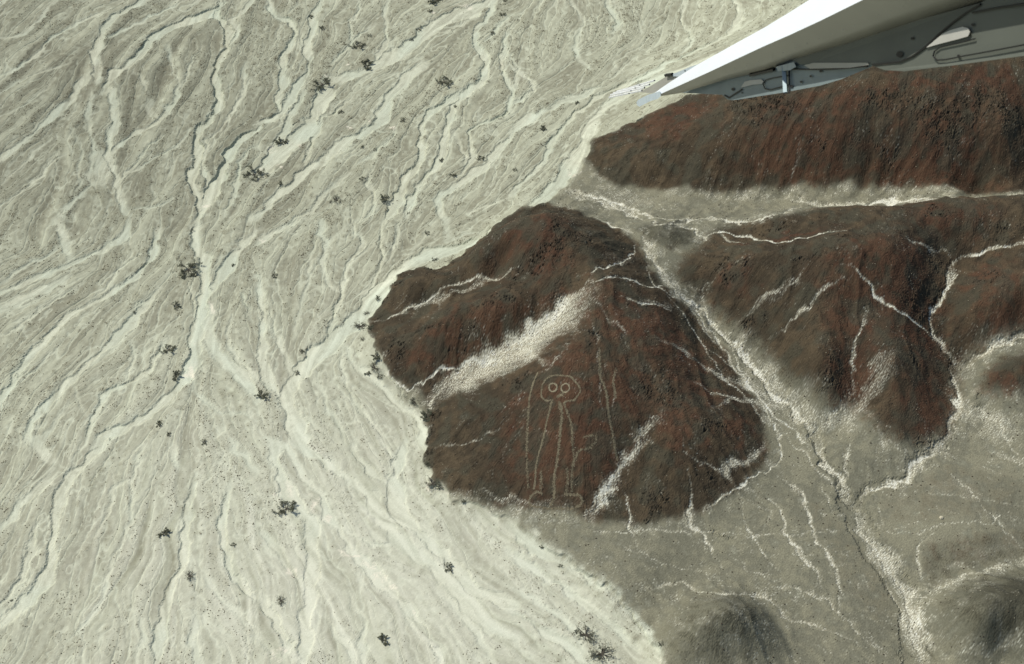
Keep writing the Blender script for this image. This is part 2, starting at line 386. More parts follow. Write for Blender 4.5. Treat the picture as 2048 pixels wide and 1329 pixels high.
for pts, w, dp, br in lines:
    g = gall[k:k+len(pts)]; k += len(pts)
    q = smooth_line(g, 2.0)
    wm = w*mpp(q[:, 1].mean())/2
    cl = np.concatenate([[0], np.cumsum(np.linalg.norm(np.diff(q, axis=0), axis=1))]); endd = np.minimum(cl, cl[-1]-cl)
    tp = .15+.85*ss(0, 4.5, endd)
    D, TP = dist_line(q, wm+4, tp)
    ww = wm*(1+0.28*wvar)*(.55+.45*TP)
    e = ss(0.8+.1*wm, -0.5-.15*wm, D-ww+.16*L2+.10*L3)
    chan = np.maximum(chan, np.minimum(1, e*(br+.1))*(.6+.4*TP))
    edge = np.maximum(edge, np.exp(-((D-ww-.35)/.38)**2)*TP*(D < 90))
    deep = dp*.6 if dp < 1.15 else dp*.62
    cut = np.maximum(cut, ss(0.32, -0.22, D-ww)*deep*TP)
def threads(A, levels, w): return np.maximum.reduce([np.exp(-((A-l)/w)**2) for l in levels])
bm1, bm2, bm3 = noise(6, 30, 1), noise(4, 20, 1), noise(4, 20, 1)
braid1 = np.maximum(threads(L1, (0,), .13)*ss(-1.2, .5, bm1), threads(L1b, (0,), .13)*ss(-.8, .8, -bm1))
braid2 = np.maximum(threads(L2, (0,), .14)*ss(-.5, 1.2, bm2), threads(L1c, (0,), .12)*ss(-.4, .8, -bm2))
braid3 = np.maximum(threads(L0, (0,), .09), threads(L0b, (.1,), .08)*ss(-1, .5, bm3))

# ------------------------------------------------------------------ hill country: outlines and tones
RIGHT_REGION = [(2300,60),(1700,140),(1480,175),(1380,195),(1280,240),(1190,280),(1165,330),(1130,380),(1095,406),(1020,430),(975,470),(940,500),(900,530),(875,542),(850,540),(800,548),(780,580),(752,620),(737,640),(748,690),(757,720),(790,760),(805,788),(850,830),(852,890),(848,930),(868,968),(910,1000),(960,1015),(1010,1035),(1050,1060),(1100,1095),(1160,1130),(1220,1175),(1260,1220),(1300,1280),(1330,1300),(1325,1335),(1310,1480),(2400,1500),(2600,700)]
DARKS = [
 (.4, 1.0, [(1846,1095),(1920,1075),(2048,1060),(2300,1050),(2300,1110),(2048,1122),(1940,1142),(1860,1188),(1842,1150)]),
 (.22, .8, [(1565,965),(1640,1000),(1700,1068),(1760,1140),(1800,1205),(1800,1290),(1740,1230),(1680,1180),(1640,1090),(1600,1010)]),
 (.25, 1.2, [(1760,985),(1900,930),(2060,960),(2060,1030),(1900,1045),(1770,1050)]),
 (1.0, .8, [(2300,60),(1700,140),(1480,175),(1380,195),(1280,240),(1190,280),(1172,320),(1190,350),(1240,375),(1330,380),(1420,388),(1560,380),(1700,372),(1900,378),(2300,378)]),
 (1.0, .9, [(1095,408),(1020,430),(975,470),(940,500),(900,530),(875,542),(850,540),(800,548),(780,580),(752,620),(737,640),(750,690),(760,720),(800,770),(850,790),(855,830),(848,930),(870,970),(960,1008),(1060,1020),(1150,1026),(1190,1046),(1290,1052),(1400,1030),(1480,985),(1535,930),(1530,850),(1500,790),(1450,705),(1400,645),(1345,590),(1300,540),(1285,490),(1240,466),(1160,428)]),
 (.62, .6, [(1268,460),(1310,445),(1350,450),(1385,470),(1390,490),(1335,508),(1300,485)]),
 (1.0, 1.9, [(1350,530),(1400,492),(1420,458),(1500,446),(1600,425),(1750,415),(1900,397),(2300,386),(2300,600),(2048,655),(1980,688),(1925,718),(1918,790),(1908,850),(1870,890),(1800,890),(1740,850),(1700,815),(1660,815),(1600,770),(1550,730),(1490,670),(1440,630),(1400,600),(1360,572)]),
 (.9, 1.5, [(2300,640),(2048,705),(1980,735),(1940,775),(1960,800),(2048,790),(2300,780)]),
 (.5, 4, [(1320,1260),(1370,1200),(1430,1182),(1500,1192),(1548,1230),(1560,1280),(1530,1340),(1400,1380),(1320,1360)]),
 (1.0, 4.5, [(1420,1240),(1440,1200),(1490,1200),(1530,1230),(1535,1270),(1500,1310),(1440,1290)]),
 (.85, 4, [(1870,1215),(1920,1180),(2000,1150),(2200,1140),(2300,1300),(1990,1290),(1920,1270)]),
]
right = poly_mask(RIGHT_REGION, .25, 1.5)
dark = np.zeros((NY, NX), f32)
for v, s, P in DARKS: dark = np.maximum(dark, poly_mask(P, s, 1.2)*v)
# pale gullies, slides and worn tracks: "width soft strength : points" in photograph pixels
ST = """76 16 .5: 1180 600,1135 640,1075 690,1005 730,935 765,880 795
46 9 .5: 1185 585,1135 625,1075 675,1005 722,935 762,872 800
24 7 .85: 1180 570,1145 595,1100 635,1050 680
16 5 .8: 1172 572,1120 615,1050 668,975 710,900 752,866 790
5 1.5 .8: 1085 728,1055 702,1045 695
20 8 .5: 1338 815,1285 880,1240 940,1195 1020
8 5 .8: 1300 860,1262 900,1228 960,1195 1015,1172 1050
4 2 .8: 1228 960,1185 1010,1168 1040
24 14 .75: 1790 695,1752 735,1735 765
40 10 .35: 1810 720,1740 800,1660 850
36 10 .4: 1490 700,1560 780,1630 840,1700 845
40 10 .25: 1760 900,1830 930
3 3 .6: 1740 620,1720 660,1702 730,1705 790
4 3 .5: 1705 545,1650 580,1590 640,1530 690
4 2 .6: 1625 528,1580 570,1538 605
10 3 .7: 1700 790,1680 830,1640 862
4 3.5 .55: 1590 555,1530 600,1470 650
4 1.5 .5: 1440 540,1410 580,1400 605
9 4 .7: 1290 460,1300 505,1325 550,1350 580
9 3 .85: 1325 545,1360 590,1400 620,1450 680,1500 730,1540 780,1590 830,1632 870
17 2 .9: 1632 870,1645 920,1680 965,1712 1010
18 3 .7: 1712 1010,1722 1060,1760 1110,1800 1170,1825 1220,1830 1280,1850 1340
50 5 .5: 1722 1060,1760 1110,1800 1170,1825 1220,1830 1280,1850 1340
9 2 .85: 1905 525,1897 570,1872 610,1862 645,1880 690,1908 730
11 2.5 .8: 1905 730,1915 790,1905 850,1884 893
10 1.5 1.: 1893 890,1850 912,1820 930,1813 965,1750 970,1728 985,1716 1020
18 4 .6: 1884 893,1830 930,1813 965,1750 970
16 3 .8: 2090 645,1980 700,1925 732
6 1.5 .9: 2060 486,1990 500,1930 515,1905 528
3.5 1.6 .9: 1690 528,1740 580,1790 622,1850 665,1880 700
4 1.5 .6: 1800 470,1830 492,1880 500,1905 525
30 6 .35: 1120 385,1200 400,1290 425
8 3 .75: 1130 385,1190 405,1255 425,1320 450,1400 440,1480 445,1560 432,1600 410
6 2 .8: 1130 380,1185 395,1260 418,1330 440,1390 438
14 4 .8: 1560 400,1640 412,1720 412,1800 405,1880 399,2060 392
7 1 1.: 1700 414,1760 408,1830 401,1872 402
5 1 1.: 1190 438,1230 458,1265 468
5 1 1.: 1400 478,1440 470,1500 478,1560 487,1610 478,1690 465
5 1 1.: 1440 470,1470 490,1500 488
8 2 .8: 1330 455,1380 462,1410 478,1390 490
2.2 .8 1.: 1175 558,1198 537,1240 527,1268 502,1272 490
3.5 1 1.: 1175 562,1200 557,1250 560,1300 574,1345 573
2.6 1 .8: 1345 573,1390 612,1440 662,1480 740,1530 828,1556 872,1553 925,1510 962,1460 990,1400 1030
3 1.2 .75: 1345 560,1388 622,1436 690,1492 768,1545 832,1600 878,1640 905
2.5 1 .6: 1290 520,1312 575,1360 600,1405 655,1448 715
3 1.5 .6: 1560 870,1600 905,1640 950,1680 985
2.5 1 .6: 1545 850,1590 862,1625 880
3 1.5 .55: 1400 690,1470 740,1510 790,1560 850
3 1.5 .6: 1480 1000,1500 1060,1530 1110,1560 1160
2.5 1 .55: 1640 960,1660 1010,1700 1060
3 1.5 .5: 1730 1100,1760 1150,1800 1230,1840 1329
2.5 1 .5: 1220 1085,1300 1120,1360 1140,1420 1150
2.5 1 .5: 1880 930,1950 1000,2000 1060,2048 1100
3 1.5 .5: 1930 800,1990 850,2048 940
2.6 1 .8: 1330 590,1372 640,1410 700,1450 760,1490 800,1530 850
4 1.2 .95: 1240 597,1290 608,1340 622
10 4 .5: 1270 600,1330 612,1360 632
3.5 1.5 .8: 740 645,800 630,860 603,930 568,1040 545
12 5 .45: 790 635,900 590,1000 555
3 1 .7: 875 590,872 603,885 620
4 1 1.: 1010 718,940 728,905 734,875 745,845 770,815 785,790 760,755 722
5 2 .8: 900 770,865 800,850 830
6 6 .45: 1300 680,1380 715,1450 760,1540 790
4 4 .55: 1370 760,1440 795,1500 805,1570 815
10 9 .35: 1440 740,1520 790,1600 850
5 2 .7: 1425 808,1480 806,1530 820
14 9 .42: 1535 930,1490 925,1440 945
6 5 .6: 1530 880,1500 920,1450 940,1470 975
4 1.2 .7: 1370 940,1382 990,1382 1050,1420 1090,1445 1140
2.4 1 .7: 1242 965,1255 1010,1268 1070,1280 1110
3 1 .7: 1448 925,1460 970
3 1 .6: 1360 905,1420 930,1480 935
2.2 1 .45: 1165 1040,1190 1068,1290 1064,1400 1066,1540 1074,1640 1066,1705 1066
2.2 1 .45: 1740 1064,1830 1068,1900 1052,1980 1045,2060 1036
1.8 1 .4: 1820 980,1860 992,1960 1000,2060 1025
5 2 .7: 1500 980,1560 1020,1568 1060,1600 1110,1618 1128,1645 1180,1648 1200
6 2 .5: 1480 1000,1540 1030,1520 1070
6 2 .7: 1555 950,1600 990,1622 1050,1640 1095,1668 1140,1684 1190,1680 1220
8 3 .6: 1536 1175,1600 1180,1650 1205,1700 1255,1750 1300,1770 1329
4 2 .6: 1280 1170,1300 1180,1360 1165,1400 1185,1450 1190,1540 1200,1570 1240,1650 1260,1720 1300
6 2 .5: 1720 1255,1760 1300,1790 1329
5 1.5 .8: 1697 880,1692 930,1690 975
5 1.5 .7: 1800 905,1740 860
3 1 .7: 1742 990,1758 1025,1765 1055
5 2 .7: 1862 1075,1832 1100,1838 1145,1852 1185
5 2 .7: 1852 1192,1838 1230,1850 1270,1890 1310
6 3 .5: 1855 1192,1920 1160,2000 1135,2060 1128
12 5 .35: 1900 1310,1980 1300,2060 1240
14 4 .5: 1960 890,2020 920,2060 960
60 14 .4: 1930 860,2000 860,2060 880
34 8 .45: 1900 780,1960 830,2040 850
4 1.5 .6: 1160 1100,1155 1130
3 1.2 .45: 1195 1090,1240 1150,1262 1175
3 1.2 .4: 1300 1110,1360 1130
24 10 .35: 1190 370,1260 400,1330 415
5 3 .35: 1610 260,1590 330,1560 385
5 3 .35: 1540 280,1500 380
5 3 .35: 1800 330,1790 380
6 3 .35: 1860 300,1850 380
4 2 .3: 1340 300,1350 380
3 2 .45: 1060 690,1065 720
5 1.5 .6: 1222 770,1228 800,1226 830
3 1.4 .45: 1225 690,1250 660,1215 640,1190 600
8 4 .35: 1150 720,1080 725,1040 700
5 2 .45: 1130 690,1110 730,1060 755
6 3 .3: 940 980,1010 1000,1100 1010
26 12 .16: 880 960,960 1000,1080 1015,1200 1000
3 1.2 .35: 1180 620,1195 700,1200 780,1200 860
30 10 .3: 1190 500,1240 520,1280 530
2.5 1.2 .55: 860 905,900 890,960 880,1010 850
3 1.2 .4: 1440 1090,1500 1140,1580 1170"""
lump = ss(.2, 1.1, noise(.45, 2.2, .5)); pmod = noise(2.5, 14, .8); pale = np.zeros((NY, NX), f32); trench = np.zeros((NY, NX), f32)
sp = []
for ln in ST.splitlines():
    h, p = ln.split(':'); w, so, stg = [float(v) for v in h.split()]
    sp.append((w, so, stg, np.array([[float(v) for v in q.split()] for q in p.split(',')])))
ga = ground(np.concatenate([s[3][:, 0] for s in sp]), np.concatenate([s[3][:, 1] for s in sp])); k = 0
for w, so, stg, P in sp:
    q = smooth_line(ga[k:k+len(P)], 2.0); k += len(P); m = mpp(q[:, 1].mean()); wm = w*m/2; sm = so*m
    D, _ = dist_line(q, wm+sm*5+3, warp=1.15 if w < 7 else 1.7)
    cl = np.concatenate([[0], np.cumsum(np.linalg.norm(np.diff(q, axis=0), axis=1))]); endd = np.minimum(cl, cl[-1]-cl)
    _, TP = dist_line(q, wm+sm*5+3, .25+.75*ss(0, 7, endd), warp=1.); stg = np.minimum(1, stg*TP*((.8+.45*ss(-1.1, .6, pmod)) if w < 12 else 1))
    dd = np.maximum(D-wm*.5*(1+.3*wvar), 0); sg_ = sm*.6+wm*.2+.06
    e = (.78*np.exp(-(dd/(sg_*.85))**2)+.22*np.exp(-dd/(1.9*sg_+.2)))*stg
    if 7 < w < 40: e = e*(1-.45*lump)
    pale = 1-(1-pale)*(1-np.clip(e, 0, 1))
    if w < 30: trench = np.maximum(trench, np.exp(-(dd/sg_)**2)*stg*min(1.0, .25+w*.035))
# rough bedrock showing on the crests: "x y rx ry"
rocky = np.zeros((NY, NX), f32)
RK = """1520 205 55 22|1480 200 25 14|1560 215 30 18|1800 200 30 14|1840 210 22 10|1870 235 40 18|1920 225 55 22|1900 260 45 16|1960 205 45 16|2010 225 35 18|1745 205 25 12|1700 290 14 10|1640 290 16 10|1760 300 18 10
1065 520 20 16|1105 500 26 18|1125 470 20 12|1080 540 16 10|1020 590 12 24|1030 560 10 14|980 600 26 10|1170 480 18 8
800 548 22 9|870 545 16 7|905 530 18 9|940 505 16 10|975 472 14 8|790 572 12 10|760 605 12 10|930 660 16 6|850 660 18 7|880 650 20 6|790 690 22 14|925 675 16 10|790 720 18 5
1180 670 16 10|1120 600 12 12|1040 765 22 10|1300 780 26 14|1340 800 22 12|1430 860 22 8|1830 610 22 22|1860 590 18 14|1870 535 16 10|1440 520 26 12|1470 545 30 14|1660 750 26 14|1500 650 30 14|1900 260 20 10|2000 470 26 8|1880 430 26 8|1980 560 20 10|1825 720 14 12|1850 890 22 9|1440 1070 20 4|1290 1045 20 5|1420 965 24 10|860 835 12 20|850 900 6 30|1310 1010 20 14|1950 800 10 6|1600 520 40 8|1700 470 50 6|1560 455 40 5"""
RKL = [tuple(float(v) for v in t.split()) for row in RK.splitlines() for t in row.split('|')]
rg = ground([r[0] for r in RKL], [r[1] for r in RKL])
for (a, b, rx, ry), (x, y) in zip(RKL, rg):
    m = mpp(y); e = np.exp(-(((GXX+wx*3-x)/(rx*m))**2+((GYY+wy*3-y)/(ry*m*1.5))**2)); rocky = np.maximum(rocky, e)
rocky = rocky*ss(.05, .45, right)*ss(-.7, .7, noise(1.2, 7, .8))
# red iron-stained ground: same format
red = np.zeros((NY, NX), f32)
RD = """1060 470 60 30|1100 520 40 20|1150 590 60 14|960 640 90 24|880 700 60 20|1380 190 50 14|1960 165 110 16|1830 165 60 14|2040 200 50 20|1700 200 60 16|1860 320 120 50|1600 280 100 60|1350 240 80 30
1260 640 70 40|1350 700 70 40|1150 760 60 50|1250 780 60 40|1390 790 40 20|1080 880 60 80|1180 880 50 50|1700 650 40 80|1690 770 30 50|1800 560 80 50|1750 520 80 30|1840 680 50 40|1850 800 50 50|1990 560 50 30|2010 620 50 30|2000 770 50 14|1560 480 80 6|1470 560 30 20|1880 830 40 30|1350 850 40 30|1470 860 40 20|1880 1110 60 60|1900 440 60 20"""
for t in RD.replace('\n', '|').split('|'):
    a, b, rx, ry = [float(v) for v in t.split()]; x, y = ground([a], [b])[0]; m = mpp(y)
    red = np.maximum(red, np.exp(-(((GXX+wx*5-x)/(rx*m))**2+((GYY+wy*5-y)/(ry*m*1.3))**2)*.9))
# milky white silt patches in the washes
silt = np.zeros((NY, NX), f32)
SL = """193 136 15 9|410 405 8 5|935 10 18 4|700 130 6 4|865 25 6 5|545 300 6 8|600 290 4 7|783 258 4 8|735 243 5 3|1005 130 5 4|560 335 5 3|523 335 7 4|660 155 8 3|700 255 8 5|560 1306 18 12|590 1148 10 8|572 975 12 14|625 1010 9 12|735 1130 12 8|755 1150 10 8|775 1180 10 8|665 1035 12 8|700 1110 20 5|830 1230 6 6|385 745 8 14|1335 1310 16 14|392 690 3 14|425 615 4 12|470 740 3 3|520 480 2 8|770 905 2 4|1160 345 18 24|750 650 8 12|872 958 16 14|890 985 8 8"""
for t in SL.split('|'):
    a, b, rx, ry = [float(v) for v in t.split()]; x, y = ground([a], [b])[0]; m = mpp(y)
    silt = np.maximum(silt, ss(1.25, .55, np.sqrt(((GXX+wx*2.2-x)/(rx*m))**2+((GYY+wy*2.2-y)/(ry*m*1.3))**2)+.16*L2))

# ------------------------------------------------------------------ final heights and ground colours
plain = 1-ss(.2, .8, right)
hillw = 1-plain
big = noise(12, 60, 1.2); mid = noise(2, 10, 1.0); fine = noise(.25, 1.0, .2); grain = noise(.12, .5, 0)
stony = np.clip(ss(-.35, 1.1, big*.55+mid*.5+L1*.55)*(1-np.clip(chan*1.2, 0, 1))**1.5*(1-.8*braid1), 0, 1)*plain
Z = H.copy()
fan = at_height(760, 1180, 0.); dfan0 = np.exp(-(((GXX-fan[0])/70)**2+((GYY-fan[1])/60)**2))
isl = ss(.04, .5, np.abs(L1))*.3+ss(.03, .35, np.abs(L0))*.4+ss(.03, .35, np.abs(L0b-.1))*.3
Z += plain*(.16*isl+.04*L1+.08*L0+.015*L2+.004*L3+.03*mid-.05*braid1-.035*braid2-.07*braid3)*(1-np.clip(1.1*chan, 0, .93))*(1-.5*dfan0)
Z -= cut*(plain*.62+.1)
Z += plain*stony*np.abs(fine)*.035
fg = ground([1120], [890])[0]; calm = 1-.75*np.exp(-((GXX-fg[0])/14)**2-((GYY-fg[1])/22)**2)
Z += calm*hillw*(.28*G4+.22*(.8-np.abs(L0b)))*ss(.03, .4, sl)
Z += hillw*((.04*G1+.05*G3-.09*np.exp(-(G3/.2)**2))*ss(.02, .35, sl)+.016*G2+.06*mid+.022*fine)*(.35+.65*dark)
Z -= hillw*trench*.5
for w_, d_, P_ in [(52, .8, [(1700,1010),(1722,1060),(1750,1110),(1790,1165),(1818,1215),(1825,1260),(1828,1345)]), (13, .5, [(1400,620),(1450,680),(1500,730),(1540,780),(1590,830),(1632,870)]),
                   (20, .7, [(1632,870),(1645,920),(1680,965),(1706,1010)]), (14, .6, [(1905,525),(1897,570),(1872,610),(1862,645),(1880,690),(1908,730)]), (18, .6, [(1908,730),(1915,790),(1905,850),(1884,893),(1850,912),(1820,930),(1813,965),(1750,970),(1716,1010)]),
                   (12, .5, [(2080,650),(1980,700),(1915,735)]), (10, .4, [(1130,382),(1190,400),(1255,420),(1320,445),(1400,440),(1480,445),(1560,430)])]:
    g_ = ground([p[0] for p in P_], [p[1] for p in P_]); q_ = smooth_line(g_, 2.0); D_, _u = dist_line(q_, w_*.07+3); D_ += .12*noise(.5, 2, .5)
    Z -= ss(.5, -.3, D_-w_*mpp(q_[:, 1].mean())/2)*d_*.55*hillw
rid = np.abs(noise(1.0, 4, .4)); rid2 = np.abs(noise(.4, 1.5, .2))
Z += hillw*rocky*(.42*(.8-rid)+.25*(.8-rid2))
# low bank where the terrace meets the wash
Z += ss(.15, .7, right)*.5

def col(c): return np.array(srgb(*c), f32)
def mix(A, B, t):
    return A+(B-A)*t[..., None]
ALB = np.empty((NY, NX, 3), f32); edge *= emod*(1-ss(.1, .5, chan))
ALB[:] = col((138, 133, 113))
tone = np.clip(.55+.24*big+.16*mid+.16*np.abs(L1)+.16*L0+.12*L2+.07*L3, 0, 1)
ALB = mix(ALB, np.broadcast_to(col((172, 169, 146)), ALB.shape), tone)
ALB = mix(ALB, np.broadcast_to(col((122, 117, 97)), ALB.shape), np.clip(edge*.6, 0, 1))
ALB = mix(ALB, np.broadcast_to(col((187, 185, 162)), ALB.shape), np.clip(braid1*.7+braid2*.5+braid3*.9, 0, .95))
ALB = mix(ALB, np.broadcast_to(col((128, 121, 99)), ALB.shape), stony*ss(-.4, 1.6, fine+.5*mid)*.6)
chc = mix(np.broadcast_to(col((197, 194, 171)), ALB.shape), np.broadcast_to(col((189, 190, 169)), ALB.shape), ss(-1, 1.2, big+L1*.4))
chc = chc*(1+.05*L2+.04*L3+.03*L1)[..., None]
chv = np.clip(chan*(.84+.13*L2+.08*L3+.08*L1), 0, 1)
ALB = mix(ALB, chc, chv)
# plain gets darker towards the upper left, paler fan below the middle
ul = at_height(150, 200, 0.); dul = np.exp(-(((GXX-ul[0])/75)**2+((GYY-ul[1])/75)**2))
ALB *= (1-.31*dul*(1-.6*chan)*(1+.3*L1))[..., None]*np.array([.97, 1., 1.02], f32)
ALB *= np.array([.985, 1., .965], f32)
fan = at_height(760, 1180, 0.); dfan = np.exp(-(((GXX-fan[0])/70)**2+((GYY-fan[1])/60)**2))
ALB = mix(ALB, np.broadcast_to(col((204, 203, 182)), ALB.shape), dfan*(.5+.12*L1+.10*L2))
ALB = mix(ALB, np.broadcast_to(col((220, 212, 190)), ALB.shape), np.clip(silt, 0, 1)*.7*ss(-1.2, .6, L2+.5*fine))
ALB *= (1-.12*stony*ss(.3, 1.3, np.abs(fine)))[..., None]
ALB *= (1+.03*fine+.02*grain)[..., None]
# hill country
gr = noise(.10, .4, 0)+fine*.35+G2*.2; gr /= gr.std()
rill = np.exp(-((G3+.15*G2)/.16)**2)*ss(-.2, 1.4, noise(5, 25, 1))*ss(.05, .3, sl)
pale = 1-(1-pale)*(1-.26*rill)
rillt = np.exp(-((G3+.1*G2)/.13)**2)*ss(-.5, 1.0, noise(4, 18, 1))*(1-ss(.2, .6, blur(dark, 1)))
pale = 1-(1-pale)*(1-.34*rillt)
skirt = blur(dark, 3.0)*(1-dark)*1.6*ss(-.8, 1.2, noise(3, 15, 1)+.4*G1); pale = 1-(1-pale)*(1-np.clip(skirt*.7, 0, .3))
grey = np.clip(poly_mask([(1200,1150),(1600,1150),(1600,1400),(1200,1400)], 4)+poly_mask([(1820,1100),(2300,1100),(2300,1500),(1820,1500)], 4)+poly_mask(DARKS[5][2], 1), 0, 1)
grey = np.clip(grey+.6*ss(-.1, 1.2, noise(4, 25, .8)), 0, .9)
terr = mix(np.broadcast_to(col((108, 106, 89)), ALB.shape), np.broadcast_to(col((122, 119, 99)), ALB.shape), ss(-1.2, 1.2, mid+.7*big+.3*G1))
dk = mix(np.broadcast_to(col((60, 53, 41)), ALB.shape), np.broadcast_to(col((77, 67, 51)), ALB.shape), ss(-1.4, 1.6, mid*.7+big*.7+.15*G1))
dk = mix(dk, np.broadcast_to(col((82, 52, 38)), ALB.shape), np.clip(red*(.6+.2*mid+.15*noise(1, 6, .8)), 0, .48))
dk = mix(dk, np.broadcast_to(col((64, 63, 51)), ALB.shape), grey)
dk = mix(dk, np.broadcast_to(col((64, 59, 48)), ALB.shape), np.clip(rocky*1.0, 0, .5))
sw = np.clip(dark-pale*.0, 0, 1)
hc_ = mix(terr, dk, ss(.05, .95, sw+(.24*gr+.12*mid+.1*G1)*(1-np.abs(2*sw-1))))
pal = mix(np.broadcast_to(col((150, 143, 119)), ALB.shape), np.broadcast_to(col((206, 204, 184)), ALB.shape), ss(-1, 1.5, gr))
pal = mix(pal, np.broadcast_to(col((210, 209, 192)), ALB.shape), ss(.75, 1.1, pale))
pv = ss(.08, 1.1, pale+(.13*gr+.06*G1+.05*G2)*ss(.04, .35, pale))
pv = np.clip(pv*(.62+.45*pale), 0, 1)
hc_ = mix(hc_, pal, pv)
hc_ *= (1+.12*gr+.03*G1)[..., None]
soft = ss(.12, .88, blur(right, 1.6)+.10*gr+.12*mid); tw = ss(.1, .5, blur(dark, 2))
ALB = mix(ALB, hc_, hillw*tw+soft*(1-tw))
ALB = np.clip(ALB, .012, .72)

# ------------------------------------------------------------------ the ground sheet (hills and plain are one continuous surface)
def grow(a, far, step0, f=1.22):
    out = []; s = step0; v = 0
    while v < far: s *= f; v += s; out.append(v)
    return np.array(out)
ex = grow(0, 4000, .4); fx0, fx1, fy0, fy1 = 40, NX-40, 60, NY-30
VX = np.concatenate([gx[fx0]-ex[::-1], gx[fx0:fx1], gx[fx1-1]+ex]); VY = np.concatenate([gy[fy0]-ex[::-1], gy[fy0:fy1], gy[fy1-1]+ex])
def fold(v, a, b):
    L = b-a; t = np.abs(((v-a) % (2*L))); return a+np.where(t > L, 2*L-t, t)
ux = (fold(VX, gx[2], gx[-3])-X0)/GR; uy = (fold(VY, gy[2], gy[-3])-Y0)/GR
UX, UY = np.meshgrid(ux, uy)
xi = np.rint(UX).astype(np.int32); yi = np.rint(UY).astype(np.int32); idx = yi*NX+xi
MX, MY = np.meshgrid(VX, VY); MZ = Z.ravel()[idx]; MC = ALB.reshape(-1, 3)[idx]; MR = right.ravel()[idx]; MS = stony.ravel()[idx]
ny, nx = MZ.shape; print('ground verts', ny*nx)
vid = np.arange(ny*nx).reshape(ny, nx)
quads = np.stack([vid[:-1, :-1], vid[:-1, 1:], vid[1:, 1:], vid[1:, :-1]], -1).reshape(-1, 4)
qr = ((MR[:-1, :-1]+MR[1:, 1:])/2 > .5).ravel()

def ground_material(name, bump, pebbles):
    m = bpy.data.materials.new(name); m.use_nodes = True; nt = m.node_tree; N, L = nt.nodes, nt.links
    b = N['Principled BSDF']; b.inputs['Roughness'].default_value = .95; b.inputs['Specular IOR Level'].default_value = .12
    at = N.new('ShaderNodeAttribute'); at.attribute_name = 'albedo'
    geo = N.new('ShaderNodeNewGeometry')
    n1 = N.new('ShaderNodeTexNoise'); n1.inputs['Scale'].default_value = 2.6; n1.inputs['Detail'].default_value = 6; n1.inputs['Roughness'].default_value = .75
    L.new(geo.outputs['Position'], n1.inputs['Vector'])
    mr = N.new('ShaderNodeMapRange'); mr.inputs['From Min'].default_value = .3; mr.inputs['From Max'].default_value = .7
    mr.inputs['To Min'].default_value = 1-pebbles; mr.inputs['To Max'].default_value = 1+pebbles; L.new(n1.outputs['Fac'], mr.inputs['Value'])
    mx = N.new('ShaderNodeVectorMath'); mx.operation = 'SCALE'; L.new(at.outputs['Color'], mx.inputs[0]); L.new(mr.outputs[0], mx.inputs['Scale'])
    L.new(mx.outputs[0], b.inputs['Base Color'])
    bp = N.new('ShaderNodeBump'); bp.inputs['Strength'].default_value = bump; bp.inputs['Distance'].default_value = .12
    L.new(n1.outputs['Fac'], bp.inputs['Height']); L.new(bp.outputs[0], b.inputs['Normal'])
    return m
mat_plain = ground_material('dry_wash_sand', .2, .06); mat_hill = ground_material('varnished_hill_gravel', .6, .22)
def sheet(name, sel, mat):
    q = quads[sel]; used = np.zeros(ny*nx, bool); used[q.ravel()] = True
    remap = np.cumsum(used)-1; q = remap[q]; co = np.stack([MX.ravel(), MY.ravel(), MZ.ravel()], -1)[used].astype(f32); c = MC.reshape(-1, 3)[used]
    me = bpy.data.meshes.new(name); me.vertices.add(len(co)); me.vertices.foreach_set('co', co.ravel())
    me.loops.add(q.size); me.loops.foreach_set('vertex_index', q.ravel().astype(np.int32))
    me.polygons.add(len(q)); me.polygons.foreach_set('loop_start', np.arange(0, q.size, 4, dtype=np.int32))
    a = me.attributes.new('albedo', 'FLOAT_COLOR', 'POINT'); a.data.foreach_set('color', np.hstack([c, np.ones((len(c), 1), f32)]).astype(f32).ravel())
    me.update(calc_edges=True); me.materials.append(mat)
    me.polygons.foreach_set('use_smooth', np.zeros(len(q), bool))
    o = bpy.data.objects.new(name, me); C.objects.link(o); tag(o, kind='structure'); return o
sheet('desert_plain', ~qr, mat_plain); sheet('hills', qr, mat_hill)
def zat(x, y): return bil(Z, (np.asarray(x, float)-X0)/GR, (np.asarray(y, float)-Y0)/GR)
def on_ground(px, py):
    g = ground(px, py); return np.column_stack([g, zat(g[:, 0], g[:, 1])])

